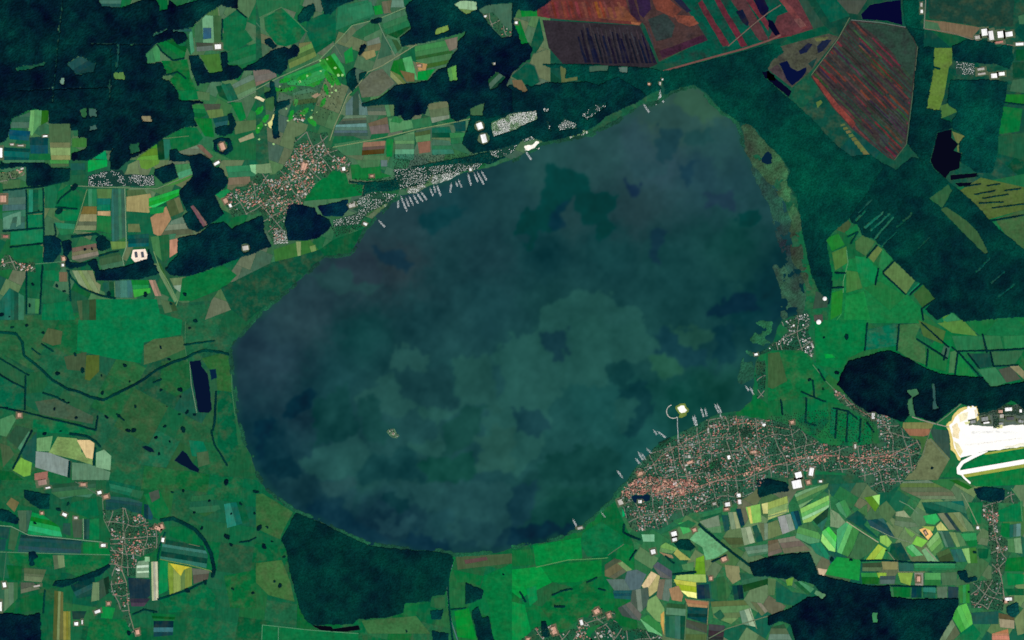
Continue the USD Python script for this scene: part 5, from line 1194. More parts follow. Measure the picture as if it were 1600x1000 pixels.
REGION = {'farmland_below_the_forest': '-60,-60 400,-60 400,250 -60,250', 'farmland_north_west': '-60,250 400,250 425,330 330,470 -60,500', 'farmland_north': '400,-60 860,-60 860,220 760,330 320,500 330,470 425,330', 'farmland_west': '-60,500 400,470 480,760 -60,690',
          'farmland_south_west': '-60,690 400,750 470,800 460,1060 -60,1060', 'farmland_south': '460,760 950,760 990,850 1000,1060 460,1060', 'farmland_south_east': '950,760 1210,760 1660,740 1660,1060 990,1060',
          'farmland_east': '1150,400 1300,330 1660,260 1660,750 1210,740 1150,650', 'farmland_north_east': '860,-60 1660,-60 1660,260 1300,340 1230,300 1000,120 860,220'}
free = AREA.difference(above)
MIX = {k: 0.5 if k in ('farmland_west', 'farmland_east', 'farmland_north_east', 'farmland_south_west') else 0.0 for k in AUTO}
for k, (pal, ang, size) in AUTO.items():
    g = region('g', REGION[k]).intersection(free)
    free = free.difference(g.buffer(0.5))
    r = affinity.rotate(g, ang, origin=(0, 0))
    cells = []
    split(r, size * 1.35, cells)
    cells = [q for cc in cells for q in parts_of(affinity.rotate(cc, -ang, origin=(0, 0)).buffer(-1.6, join_style=2)) if q.area > 2500]
    cells.sort(key=lambda q: -q.area)
    room = max(0, 298 - count[k])
    for q in cells[:room]:
        add_field(k, q, np.mean(pal, 0) * MIX[k] + (1 - MIX[k]) * np.array(pal[int(rng.integers(len(pal)))]) + rng.normal(0, 3.5, 3), rng.uniform(0.3, 0.7))
    if len(cells) > room:
        mm = trimesh.util.concatenate([x for x in (slab(q, 0.02, 0.4) for q in cells[room:]) if x is not None])
        tag(put('small_fields', mm, M_MEADOW, farm[k], tint=alb(pal[0])), kind='stuff')

# roads
for g, c in ROAD_GEO:
    ms = slab(g.difference(water_all.buffer(2)), 0.05, 1.5)
    if ms is not None:
        m = put('road', ms, M_SOIL if c[0] - c[2] > 15 else M_PAVED, tint=alb(np.array(c)))
        tag(m, 'pinkish peat track' if c == (112, 78, 72) else 'pale country road or farm lane between fields', 'road', 'country roads and lanes', 'structure')


LANDMARKS = {k: W(*v) for k, v in {
    'the long rectangular pond': (316, 605), 'the kite-shaped pond': (293, 722), 'the pale greenhouse fields': (115, 715), 'the stream bend': (162, 625), 'the small round village': (205, 845), 'the pink western street': (28, 415),
    'the grey-roofed courtyard': (218, 399), 'the speckled western campsite': (190, 282), 'the white barn in the north-west': (340, 73), 'the swamp wood corner': (450, 810), 'the thin black pond': (525, 983), 'the light green triangular field': (70, 825),
    'the western lake bank': (365, 560), 'the bright lake meadow': (200, 510), 'the curved tree belt': (330, 880), 'the golf course': (450, 140), 'the inland village': (440, 290), 'the white domed tanks': (1285, 490), 'the airfield forest tip': (1310, 600),
    'the airfield apron': (1500, 680), 'the yellow fields south of the town': (1075, 920), 'the southern lakeside farms': (925, 965), 'the upper eastern village': (1555, 840), 'the great south-eastern forest': (1400, 930), 'the moor edge': (1430, 480), 'the finger-bayed pool': (1485, 240),
    'the lakeside town': (1200, 720), 'the forest-edge street': (1335, 630), 'the tan western hamlet': (20, 275), 'the right edge of the view': (1590, 540)}.items()}
ORDINAL = 'nearest second third fourth fifth sixth seventh eighth ninth tenth eleventh twelfth thirteenth fourteenth fifteenth sixteenth seventeenth eighteenth nineteenth'.split()
to_rank = []


def label_ranked():
    """every copy of a kind is told apart by the landmark nearest to it, its side and its rank"""
    seen = {}
    for prim, x, y, what in to_rank:
        k = min(LANDMARKS, key=lambda q: math.hypot(x - LANDMARKS[q][0], y - LANDMARKS[q][1]))
        dx, dy = x - LANDMARKS[k][0], y - LANDMARKS[k][1]
        side = ('east', 'north-east', 'north', 'north-west', 'west', 'south-west', 'south', 'south-east')[int(round(math.degrees(math.atan2(dy, dx)) / 45)) % 8]
        seen.setdefault((what, k, side), []).append((math.hypot(dx, dy), prim))
    for (what, k, side), v in seen.items():
        for i, (_, prim) in enumerate(sorted(v, key=lambda q: q[0])):
            tag(prim, f'{what} {side} of {k}' if len(v) == 1 else f'{what}, {ORDINAL[min(i, 11)]}{" nearest" if i else ""} on the {side} of {k}')


# ------------------------------------------------------------------ woods and hedges: a crown canopy, every few metres a crown of its own height
def canopy(g, h, step=11.0, rough=0.35):
    if g.is_empty:
        return None
    x0, y0, x1, y1 = g.buffer(step).bounds
    gx, gy = np.arange(x0 - step, x1 + 2 * step, step), np.arange(y0 - step, y1 + 2 * step, step)
    X, Y = np.meshgrid(gx, gy)
    X = X + rng.uniform(-0.32, 0.32, X.shape) * step
    Y = Y + rng.uniform(-0.32, 0.32, X.shape) * step
    m = shapely.contains_xy(g, X.ravel(), Y.ravel()).reshape(X.shape)
    if h <= 3:                                                      # reeds stand in clumps with open water and mud between
        m &= fbm(X + 60, Y, 120, 4) + 0.25 * (fbm(X, Y, 600, 2) - 0.5) > 0.43
    if not m.any():
        return None
    keep = ndimage.binary_dilation(m)
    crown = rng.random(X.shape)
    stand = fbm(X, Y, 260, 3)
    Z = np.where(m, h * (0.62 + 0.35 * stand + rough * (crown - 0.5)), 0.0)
    idx = -np.ones(X.shape, int)
    idx[keep] = np.arange(keep.sum())
    a, b, c, d = idx[:-1, :-1], idx[:-1, 1:], idx[1:, 1:], idx[1:, :-1]
    ok = (a >= 0) & (b >= 0) & (c >= 0) & (d >= 0) & (m[:-1, :-1] | m[:-1, 1:] | m[1:, 1:] | m[1:, :-1])
    q = np.stack([a[ok], b[ok], c[ok], d[ok]], 1)
    use, inv = np.unique(q, return_inverse=True)
    v = np.stack([X[keep], Y[keep], Z[keep]], 1)[use]
    return v, inv.reshape(q.shape), crown[keep][use], v[:, 0], v[:, 1]


def grow(name, g, h, c, label, category, group=None, step=11.0, vary=1.0, kind='stuff', rough=0.35):
    r = canopy(g, h, step, rough)
    if r is None:
        return
    v, q, crown, x, y = r
    species = fbm(x + 40, y - 90, 420, 4) - 0.5
    stand = fbm(x - 900, y + 600, 110, 3) - 0.5
    col = np.array(c, float)[None] + vary * (species[:, None] * np.array([6, 36, 14]) + stand[:, None] * np.array([6, 26, 14]))
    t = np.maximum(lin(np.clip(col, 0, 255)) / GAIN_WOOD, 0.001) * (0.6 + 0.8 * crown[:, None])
    m = put(name, (v, q), M_CANOPY, tint=t, smooth=False)
    return tag(m, label, category, group, kind)


for (t, h, c, label, s), g in zip(WOODS, wood_polys):
    reeds = 'reed' in label
    grow('reed_bed' if reeds else 'wood', g, h, c, label, 'reeds' if reeds else 'wood', step=14.0 if g.area > 3e6 else 11.0, vary=1.8 if reeds else 1.1 if h <= 9 else 1.35)
bank = lake_poly.buffer(14).difference(lake_poly.buffer(-30))
for s, label in (('340,640 352,400 640,270 640,330 420,500 410,640', 'thin broken reed fringe along the north-western lake shore'), ('340,560 420,560 420,740 480,790 640,840 640,880 440,830 340,700', 'thin broken reed fringe along the south-western lake shore'),
                 ('800,280 800,230 1000,130 1090,110 1180,190 1180,250 1090,160 1000,190', 'thin broken reed fringe along the northern end of the lake'), ('680,880 680,840 900,800 1000,740 1020,780 920,850', 'thin broken reed fringe along the southern lake shore')):
    grow('reed_bed', wobble(region('g', s).intersection(bank), 60, 16), 2.2, (26, 74, 54), label, 'reeds', step=9.0, vary=1.5)
for t, w, group, label, s in HEDGES:
    for ln in s.split(';'):
        p = LineString(pts(t, ln))
        g = wobble(p.buffer(w / 2 + 3), 40, 6).difference(water_all)
        g = max(parts_of(g), key=lambda q: q.area)
        h = grow('hedgerow', g, 9, (0, 48, 46), label, 'hedge', group, step=6.5, kind='thing')
        if group and h:
            lp = np.array(p.coords)
            d = lp[-1] - lp[0]
            way = 'upright' if abs(d[1]) > 2 * abs(d[0]) else 'level' if abs(d[0]) > 2 * abs(d[1]) else 'slanting'
            q = p.interpolate(0.5, normalized=True)
            to_rank.append((h, q.x, q.y, f"{'long' if p.length > 500 else 'short'} {way} dark hedge"))
for t, s in CLUMPS.items():
    where = {'02': 'on the meadows west of the lake', '01': 'on the north-western meadows', '03': 'on the south-western meadows', '13': 'on the meadow left of the swamp wood', '32': 'on the eastern meadows', '33': 'among the south-eastern fields'}[t]
    for q in s.split():
        x, y, r = map(float, q.split(','))
        px, py = pts(t, f'{x},{y}')[0]
        g = wobble(affinity.rotate(affinity.scale(Point(px, py).buffer(r * 2 * 0.62), 1.3, 0.85), rng.uniform(0, 180)), 20, 10, r * 7)
        h = grow('tree_clump', g.difference(water_all), 11, (0, 34, 38), f'small dark clump of trees {where}', 'trees', f'tree clumps {where}', step=6.0, kind='thing')
        if h:
            to_rank.append((h, px, py, ('larger' if r >= 18 else 'small') + ' dark tree clump'))

label_ranked()

# ------------------------------------------------------------------ peat workings: bare peat in long cut strips
peat_over = water_all.union(roads_all)
for nm, items in PEAT.items():
    x = xform('peat_bog')
    tag(x, 'bare brown, pink and black peat workings cut in strips, along the top of the view' if nm == 'north' else 'six-sided brown peat field with red diagonal strips', 'peat bog', kind='structure')
    bases = []
    for t, c, s in items:
        g = region(t, s).difference(peat_over)
        for q in bases:
            g = g.difference(q[0])
        bases.append((g, t, c))
        put('peat_field', slab(g, 0.02, 0.5), M_PEAT, x, tint=alb(c))
    strips = []
    if nm == 'striped':
        whole = bases[0][0].buffer(-12)
        d = np.array([0.70, -0.714])
        n = np.array([0.714, 0.70])
        o = np.array(pts('30', '600,560')[0])
        pal = [((112, 46, 50), 0.30), ((46, 38, 46), 0.24), ((36, 70, 54), 0.24), ((86, 56, 54), 0.12), ((36, 40, 50), 0.10)]
        for k in range(-17, 18):
            off = k * 31.0 + rng.uniform(-7, 7)
            s = -950 + rng.uniform(0, 150)
            while s < 900:
                ln = rng.uniform(130, 620)
                if rng.random() < 0.93:
                    c = np.array(pal[rng.choice(5, p=[p for _, p in pal])][0], float)
                    if off > 120 and s < 250 and rng.random() < 0.5:
                        c = np.array((42, 74, 58.0))
                    if off < 40 and rng.random() < 0.3:
                        c = np.array((52, 44, 56.0))
                    a0, a1 = o + n * off + d * s, o + n * off + d * (s + ln)
                    am = (a0 + a1) / 2 + n * rng.uniform(-5, 5)
                    strips.append((LineString([a0, am, a1]).buffer(rng.uniform(6, 14), cap_style=2), c * 0.76 + 0.24 * np.array((58, 52, 50)) + rng.normal(0, 6, 3)))
                s += ln + rng.uniform(0, 40)
        strips.insert(0, (region('30', '530,128 880,176 930,292 912,500 900,560 780,330 640,200'), (42, 68, 56)))
        strips.insert(1, (region('30', '660,640 860,720 862,890 790,990 700,900'), (52, 66, 58)))
        strips.append((region('30', '276,480 312,498 430,640 548,772 526,798 402,662'), (124, 60, 52)))
    else:
        whole = unary_union([b[0] for b in bases])
        T = '20'
        strips += [(region(T, '540,50 700,40 790,140 560,118'), (116, 70, 50)), (region(T, '740,135 805,138 800,158 745,150'), (150, 92, 62)), (region(T, '200,20 290,10 290,115 165,100'), (98, 48, 50)),
                   (region(T, '720,-20 755,-20 805,120 790,130 745,90'), (50, 32, 52)), (region(T, '775,-20 862,-20 868,60 822,110 800,90'), (44, 30, 58)), (region(T, '850,120 960,80 1020,160 1000,230 900,260'), (44, 58, 56)),
                   (region(T, '870,-20 960,-20 1060,60 1010,110 900,60'), (110, 60, 48)), (region(T, '1010,90 1130,100 1170,150 1110,170 1040,140'), (125, 70, 55)), (region(T, '920,320 1200,215 1225,250 1100,300 940,365'), (62, 34, 52)), (region(T, '1000,-10 1060,0 1120,70 1090,80'), (30, 34, 56)),
                   (region(T, '1160,20 1188,0 1362,285 1318,292'), (90, 42, 50)), (region(T, '1255,-20 1292,-20 1470,285 1432,295'), (94, 38, 50)), (region(T, '1355,-20 1450,-20 1600,232 1600,262 1545,252'), (80, 52, 54)),
                   (region(T, '1448,-20 1492,-20 1610,150 1605,195'), (106, 44, 54)), (region(T, '1500,-20 1572,-20 1608,50 1590,110 1555,90'), (14, 14, 46)), (region(T, '1400,70 1440,60 1480,140 1470,165 1440,140'), (16, 24, 48)),
                   (region('30', '60,-10 100,-10 250,170 215,185'), (112, 60, 60)), (region('30', '0,225 40,238 150,215 148,224 30,248'), (100, 40, 48)), (region('30', '160,120 200,110 240,160 200,175'), (120, 80, 76)), (region('30', '245,-20 292,-20 388,150 350,162'), (96, 40, 56)),
                   (region('30', '190,320 250,270 280,280 240,330 200,342'), (20, 30, 60)), (region('30', '305,290 345,245 400,250 345,318 315,335'), (22, 34, 60)), (region('30', '290,240 380,225 360,250 300,262'), (92, 98, 60)), (region('30', '0,440 60,400 110,480 150,545'), (70, 60, 62)), (region('30', '250,400 310,360 275,430'), (24, 60, 56))]
        o = pts(T, '430,170')[0]
        for k in range(17):                                       # dark drained cuts side by side
            xa = 405 + k * 27 + rng.uniform(-5, 5)
            top = rng.uniform(165, 230) if k < 10 else rng.uniform(200, 260)
            w = rng.uniform(8, 15)
            p = f'{xa},{top} {xa + w},{top} {xa + w + 52},{395} {xa + 46},{395}'
            strips.append((region(T, p), (rng.uniform(14, 26), rng.uniform(18, 28), rng.uniform(36, 52))))
            p = f'{xa + w + 2},{top - 40} {xa + w + 8},{top - 40} {xa + w + 50},{340} {xa + w + 44},{340}'
            strips.append((region(T, p), (rng.uniform(52, 64), rng.uniform(50, 58), rng.uniform(56, 68))))
        for k in range(26):                                       # reddish cuts of the upper field
            xa = rng.uniform(170, 700)
            p = f'{xa},10 {xa + rng.uniform(10, 22)},10 {xa + 45},{112} {xa + 28},{112}'
            strips.append((region(T, p), np.array((112, 52 + 14 * (xa > 480), 48)) + rng.normal(0, 7, 3)))
    done = None
    for g, c in reversed(strips):
        g = wobble(wobble(g.intersection(whole), 120, 9), 30, 4)
        g2 = g if done is None else g.difference(done)
        done = g if done is None else done.union(g)
        ms = slab(g2.buffer(-0.5), 0.3, 0.95)
        if ms is not None and count.setdefault(nm, 0) < 299:
            count[nm] += 1
            put('peat_strip', ms, M_PEAT, x, tint=alb(np.clip(c, 2, 255)))

# ------------------------------------------------------------------ small builders
def gable(w, l, h, rise, over=0.4):
    """walls and roof of a gabled house, ridge along y, standing on z = 0"""
    b = trimesh.creation.box((w, l, h))
    b.apply_translation([0, 0, h / 2])
    gab = trimesh.creation.extrude_polygon(Polygon([(-w / 2, 0), (w / 2, 0), (0, rise)]), l - 0.02, engine='manifold')
    gab.apply_transform(trimesh.transformations.rotation_matrix(math.pi / 2, [1, 0, 0]))
    gab.apply_translation([0, (l - 0.02) / 2, h])
    wall = trimesh.util.concatenate([b, gab])
    k = (w / 2 + over) / (w / 2)
    prof = Polygon([(-w / 2 * k, h - rise * (k - 1)), (0, h + rise), (w / 2 * k, h - rise * (k - 1)), (w / 2 * k, h - rise * (k - 1) + 0.3), (0, h + rise + 0.35), (-w / 2 * k, h - rise * (k - 1) + 0.3)])
    roof = trimesh.creation.extrude_polygon(prof, l + 2 * over, engine='manifold')
    roof.apply_transform(trimesh.transformations.rotation_matrix(math.pi / 2, [1, 0, 0]))
    roof.apply_translation([0, l / 2 + over, 0.02])
    return wall, roof


def instancer(name, protos, pos, rot, scale, which, label, category, parent='/World', kind='stuff'):
    pos = np.asarray(pos, float).reshape(-1, 3)
    if not len(pos):
        return
    pi = UsdGeom.PointInstancer.Define(stage, path_for(name, parent))
    base, targets = str(pi.GetPath()), []
    for i, parts in enumerate(protos):
        p = UsdGeom.Xform.Define(stage, f'{base}/kind_{i}')
        for nm, mesh, mat in parts:
            put(nm, mesh, mat, p)
        targets.append(p.GetPath())
    pi.CreatePrototypesRel().SetTargets(targets)
    pi.CreatePositionsAttr(Vt.Vec3fArray.FromNumpy(pos.astype(np.float32)))
    rot = np.radians(np.asarray(rot)) / 2
    pi.CreateOrientationsAttr(Vt.QuathArray([Gf.Quath(float(math.cos(r)), 0, 0, float(math.sin(r))) for r in rot]))
    scale = np.asarray(scale, np.float32)
    pi.CreateScalesAttr(Vt.Vec3fArray.FromNumpy(np.repeat(scale[:, None], 3, 1) if scale.ndim == 1 else scale))
    pi.CreateProtoIndicesAttr(Vt.IntArray.FromNumpy(np.asarray(which, np.int32)))
    tag(pi, label, category, kind=kind)


def scatter(g, area, jitter=0.42):
    """loose rows of points over an outline, one per area"""
    st = math.sqrt(area)
    x0, y0, x1, y1 = g.bounds
    X, Y = np.meshgrid(np.arange(x0, x1 + st, st), np.arange(y0, y1 + st, st))
    X, Y = X + rng.uniform(-jitter, jitter, X.shape) * st, Y + rng.uniform(-jitter, jitter, X.shape) * st
    m = shapely.contains_xy(g, X.ravel(), Y.ravel())
    return np.stack([X.ravel()[m], Y.ravel()[m]], 1)


def crown_mesh(seed):
    m = trimesh.creation.icosphere(subdivisions=1, radius=1.0)
    r = np.random.default_rng(seed)
    m.vertices = m.vertices * r.uniform(0.72, 1.15, (len(m.vertices), 1)) * [4.6, 4.6, 3.6] + [0, 0, 6.2]
    t = trimesh.creation.cylinder(0.35, 5.0, sections=5)
    t.apply_translation([0, 0, 2.5])
    return [('crown', m, M_TREE), ('trunk', t, M_BARK)]


TREES = [crown_mesh(i) for i in range(3)]


def bearing_in(g, q):
    c = g.centroid
    dx, dy = q[0] - c.x, q[1] - c.y
    if math.hypot(dx, dy) < 0.25 * math.sqrt(g.area):
        return 'middle'
    return ('eastern', 'north-eastern', 'northern', 'north-western', 'western', 'south-western', 'southern', 'south-eastern')[int(round(math.degrees(math.atan2(dy, dx)) / 45)) % 8] + ' part'


def trees(g, area, label, lo=0.7, hi=1.3, name='garden_trees'):
    land = g.difference(water_all)
    p = scatter(g if land.area < 0.02 * g.area else land, area, 0.5)
    n = len(p)
    if n:
        instancer(name, TREES, np.column_stack([p, np.full(n, 0.2)]), rng.uniform(0, 360, n), rng.uniform(lo, hi, n), rng.integers(0, 3, n), label, 'trees')


# ------------------------------------------------------------------ towns: ground, streets, houses, garden trees
RKEYS = ['red', 'brown', 'grey', 'dark', 'pale', 'white', 'orange']
RWORD = {'red': 'red-roofed', 'brown': 'brown-roofed', 'grey': 'grey-roofed', 'dark': 'dark-roofed', 'pale': 'pale-roofed', 'white': 'white-roofed', 'orange': 'orange-roofed'}
HOUSE = {k: gable(*dims) for k, dims in {'red': (10, 14, 5, 4), 'brown': (11, 15, 5, 4.2), 'grey': (11, 13, 4.5, 3.2), 'dark': (10, 13, 5, 3.5), 'pale': (12, 18, 5, 2.6), 'white': (10, 14, 3.5, 1.5), 'orange': (12, 17, 5, 4)}.items()}
all_houses = []
RED_LINES = unary_union([LineString(gpts(q)).buffer(w) for q, w in (('985,765 1020,758 1080,762', 110), ('1060,765 1130,748 1200,728 1265,712', 45), ('1265,712 1300,712 1350,716 1385,712', 90), ('1150,668 1240,668', 60))])
for (name, t, s, dens, gc, mix), g in zip(TOWNS, town_polys):
    g = g.difference(AIR_APRON)
    m = put('village_ground', slab(g, 0.02, 0.6), M_MEADOW, tint=alb(np.array(gc) * 0.42 + np.array((8, 50, 32))))
    tag(m, f'gardens and yards under the houses of the {name}', 'village ground', kind='structure')
    inner = g.buffer(-6)
    # streets: a bent net
    x0, y0, x1, y1 = g.bounds
    ang = {'lakeside town': 14.0, 'inland village': 35.0}.get(name, float(rng.uniform(0, 60)))
    net = []
    for dd in np.arange(-3200, 3200, 190):
        for aa in (ang, ang + 90):
            u = np.array([math.cos(math.radians(aa)), math.sin(math.radians(aa))])
            nrm = np.array([-u[1], u[0]])
            cpt = np.array([(x0 + x1) / 2, (y0 + y1) / 2]) + nrm * (dd + rng.uniform(-40, 40))
            ss = np.arange(-3200, 3200, 60)
            p = cpt + ss[:, None] * u
            p = p + nrm * ((fbm(p[:, 0] + aa * 50, p[:, 1], 300, 2) - 0.5) * 200)[:, None]
            net.append(LineString(p))
    streets = unary_union([q.intersection(inner).buffer(4.0) for q in net])
    ms = slab(streets, 0.3, 0.85)
    if ms is not None:
        tag(put('village_street', ms, M_PAVED, tint=alb((132, 126, 116))), f'net of pale streets between the houses of the {name}', 'street', kind='structure')
    p = scatter(inner, dens * 1.15, 0.42)
    open_ = fbm(p[:, 0] + 777, p[:, 1] - 555, 150, 3)                # gardens, paddocks and parks leave gaps
    keep = ~shapely.contains_xy(streets.buffer(6), p[:, 0], p[:, 1]) & (open_ + rng.uniform(-0.12, 0.12, len(p)) > (0.43 if name == 'lakeside town' else 0.47))
    edge = shapely.distance(g.boundary, shapely.points(p[:, 0], p[:, 1]))
    keep &= edge + 330 * (fbm(p[:, 0] - 300, p[:, 1] + 150, 140, 3) - 0.5) > 26
    p = p[keep]
    if name == 'lakeside town':                                     # the old town stands closer together
        core = region('g', '974,770 988,750 1012,744 1060,750 1088,746 1092,768 1050,778 1015,776 985,782')
        cp = scatter(core.intersection(inner), 300, 0.4)
        p = np.vstack([p[~shapely.contains_xy(core, p[:, 0], p[:, 1])], cp[~shapely.contains_xy(streets.buffer(4).union(water_all), cp[:, 0], cp[:, 1])]])
    keys = [k for k in RKEYS if k in mix]
    wgt = np.array([mix[k] for k in keys], float)
    red = shapely.contains_xy(RED_LINES, p[:, 0], p[:, 1])
    for q, rd in zip(p, red):
        k = keys[rng.choice(len(keys), p=wgt / wgt.sum())]
        if rd and rng.random() < 0.8:
            k = 'red' if rng.random() < 0.7 else 'orange'
        sc = float(np.clip(rng.lognormal(0.10, 0.27), 0.7, 1.9))
        all_houses.append((sc, name, k, q[0], q[1], ang + 90 * rng.integers(0, 2) + rng.normal(0, 7), bearing_in(g, q)))
    tp = scatter(g, dens * 0.6, 0.5)
    w = fbm(tp[:, 0] + 777, tp[:, 1] - 555, 150, 3)
    tp = tp[(w + rng.uniform(-0.2, 0.2, len(tp)) < 0.52) & ~shapely.contains_xy(streets, tp[:, 0], tp[:, 1])]
    n = len(tp)
    if n:
        instancer('garden_trees', TREES, np.column_stack([tp, np.full(n, 0.2)]), rng.uniform(0, 360, n), rng.uniform(0.7, 1.6, n), rng.integers(0, 3, n), f'many small dark garden trees between the houses of the {name}', 'trees')
all_houses.sort(key=lambda h: -h[0])
first = {}
in_frame = lambda h: abs(h[3]) < 6380 and abs(h[4]) < 3980
big = [h for h in all_houses if in_frame(h)][:300]
rest = [h for h in all_houses if in_frame(h)][300:]
for sc, name, k, x, y, r, where in big:
    if k not in first:
        hx = xform('house', (x, y, 0.1), r)
        put('wall', HOUSE[k][0], M_WALL, hx)
        put('roof', HOUSE[k][1], ROOFS[k], hx)
        first[k] = hx
    else:
        hx = xform('house', (x, y, 0.1), r)
        hx.GetPrim().GetReferences().AddInternalReference(first[k].GetPath())
        hx.GetPrim().SetInstanceable(True)
    hx.AddScaleOp().Set(Gf.Vec3f(sc, sc, 1 + 0.4 * (sc - 1)))
    tag(hx, f'larger {RWORD[k]} gabled house in the {where} of the {name}', 'house', f'{RWORD[k]} houses of the {name}')
for name in [t[0] for t in TOWNS]:
    hs = [h for h in rest if h[1] == name]
    if hs:
        ks = sorted({h[2] for h in hs})
        instancer('town_houses', [[('wall', HOUSE[k][0], M_WALL), ('roof', HOUSE[k][1], ROOFS[k])] for k in ks], [(h[3], h[4], 0.1) for h in hs], [h[5] for h in hs], [h[0] for h in hs], [ks.index(h[2]) for h in hs],
                  f'the many smaller gabled houses of the {name}', 'houses')
# ------------------------------------------------------------------ halls, barns and yards that stand out
def hall(t, x, y, w, l, ang, roof, bays, label, category='hall', h=7.0, group=None):
    """w, l in quarter pixels; bays gabled roofs side by side, each with two roof lights"""
    px, py = pts(t, f'{x},{y}')[0]
    w, l = w * 1.6, l * 1.6
    hx = xform('barn' if category in ('barn', 'farm') else 'hall', (px, py, 0.1), ang)
    yd = wobble(box(-w * 0.75 - 8, -l * 0.75 - 8, w * 0.75 + 8, l * 0.75 + 8), 30, 11, x + y)
    put('yard', slab(yd, 0.0, 1.28), M_SOIL, hx, tint=alb((84, 98, 74) if roof != 'orange' else (104, 98, 76)))
    bw = w / bays
    for k in range(bays):
        wl, rf = gable(bw - 0.3, l, h, min(4.5, bw * 0.16), 0.05 if bays > 1 else 0.5)
        for q in (wl, rf):
            q.apply_translation([-w / 2 + bw * (k + 0.5), 0, 0])
        put('wall', wl, M_WALL, hx)
        put('roof', rf, ROOFS[roof], hx)
    for sgn in (-1, 1):
        d = trimesh.creation.box((0.25, 5.0, 4.2))
        d.apply_translation([sgn * (w / 2 + 0.02), sgn * l * 0.2, 2.1])
        put('door', d, M_DARKMETAL, hx)
    for k in range(max(2, int(l / 22))):
        v = trimesh.creation.cylinder(0.7, 1.6, sections=8)
        v.apply_translation([-w / 2 + bw * 0.5, -l / 2 + (k + 0.5) * l / max(2, int(l / 22)), h + min(4.5, bw * 0.16) + 0.9])
        put('roof_vent', v, ROOFS['grey'], hx)
    tag(hx, label, category, group)


for a in HALLS:
    hall(*a)
# grey-roofed courtyard: pale yard round two dark halls
yard = region('01', '830,562 908,556 926,602 908,630 842,638 820,612')
c0 = yard.centroid
yx = xform('courtyard_farm', (c0.x, c0.y, 0.0))
ya = affinity.translate(yard, -c0.x, -c0.y)
put('yard', slab(ya, 0.02, 1.0), M_SOIL, yx, tint=alb((245, 225, 205)))
for sgn in (-1, 1):
    wl, rf = gable(34, 66, 6, 5)
    for nm, q, mt in (('wall', wl, M_WALL), ('roof', rf, M_DARKMETAL)):
        q.apply_transform(trimesh.transformations.rotation_matrix(math.radians(8), [0, 0, 1]))
        q.apply_translation([sgn * 40, 6, 1.0])
        put(nm, q, mt, yx)
tag(yx, 'pale paved courtyard holding two dark grey hall roofs, at the tip of the wooded tongue', 'farm')


def tank(t, x, y, r, label):
    px, py = pts(t, f'{x},{y}')[0]
    tx = xform('storage_tank', (px, py, 0.1))
    b = trimesh.creation.cylinder(r, 7, sections=40)
    b.apply_translation([0, 0, 3.5])
    put('tank_wall', b, ROOFS['pale'], tx)
    k = trimesh.creation.icosphere(subdivisions=3, radius=1)
    k = k.slice_plane([0, 0, 0], [0, 0, 1])
    k.apply_scale([r * 1.02, r * 1.02, r * 0.3])
    k.apply_translation([0, 0, 7.0])
    put('dome', k, ROOFS['white'], tx, smooth=40)
    tag(tx, label, 'tank')


tank('31', 354, 866, 26, 'round white domed tank on the meadow above the chalet hamlet')
tank('32', 316, 12, 30, 'larger white domed tank beside the chalet hamlet')
for q, lab in (('730,365', 'white fuel tank, left of two at the airfield corner'), ('800,340', 'white fuel tank, right of two at the airfield corner')):
    a, b = map(float, q.split(','))
    tank('32', (1440 + a / 10 - 1200) * 4, (600 + b / 10 - 500) * 4, 18, lab)

# ------------------------------------------------------------------ airfield
APRON_TINT = np.array((0.92, 0.90, 0.84))
m = put('airfield_apron', slab(wobble(AIR_APRON.difference(region('32', '1260,655 1310,610 1380,625 1385,668 1300,660')).difference(region('32', '1405,640 1440,600 1450,672 1410,676')), 50, 12), 0.05, 1.2), M_CHALK, tint=APRON_TINT)
tag(m, 'dazzling pale concrete apron and sand of the airfield under construction', 'airfield apron', kind='structure')
fr = wobble(AIR_APRON.buffer(34), 60, 26).difference(wobble(AIR_APRON.buffer(-4), 50, 10))
m = put('airfield_fringe', slab(fr.intersection(region('32', '1090,520 1320,520 1320,640 1220,660 1200,900 1090,900')), 0.02, 1.12), M_SOIL, tint=alb((225, 205, 125)))
tag(m, 'dry yellowish ground along the western side of the apron', 'verge', kind='structure')
g0 = region('32', '1300,600 1330,570 1440,545 1600,520 1650,520 1650,652 1480,660 1385,668 1262,650').difference(AIR_APRON.buffer(2))
tag(put('hangar_ground', slab(wobble(g0, 50, 10), 0.02, 1.1), M_SOIL, tint=alb((84, 100, 90))), 'grey hard standing and yards between the hangars', 'yard', kind='structure')
for k, (t, s, c) in enumerate([('32', '1150,665 1180,640 1200,690 1190,740 1155,730', (0.80, 0.68, 0.42)), ('32', '1190,590 1250,575 1240,620 1200,640', (0.85, 0.78, 0.52)), ('32', '1160,760 1190,770 1215,820 1205,850 1175,810', (0.78, 0.70, 0.40)), ('32', '1230,640 1262,632 1256,648 1236,652', (0.6, 0.62, 0.30)), ('32', '1420,664 1460,655 1465,676 1430,680', (0.62, 0.62, 0.30)), ('32', '1290,560 1306,556 1308,600 1296,606', (0.7, 0.62, 0.42)), ('32', '1480,790 1600,768 1640,765 1640,782 1600,786 1490,800', (0.8, 0.78, 0.62)), ('32', '1270,700 1420,690 1560,700 1560,716 1420,706 1275,714', (0.80, 0.80, 0.76)), ('32', '1225,780 1400,760 1590,735 1590,742 1400,768 1230,788', (0.82, 0.80, 0.74))]):
    tag(put('spoil_patch', slab(wobble(wobble(region(t, s), 40, 14), 12, 4), 1.0, 1.45 + 0.05 * k), M_SOIL, tint=np.array(c)), 'tan and yellowish spoil on the pale apron', 'spoil', kind='structure')
strip = LineString(pts('32', '1195,955 1640,878'))
loop = LineString(pts('32', '1365,815 1290,850 1215,890 1190,925 1192,955'))
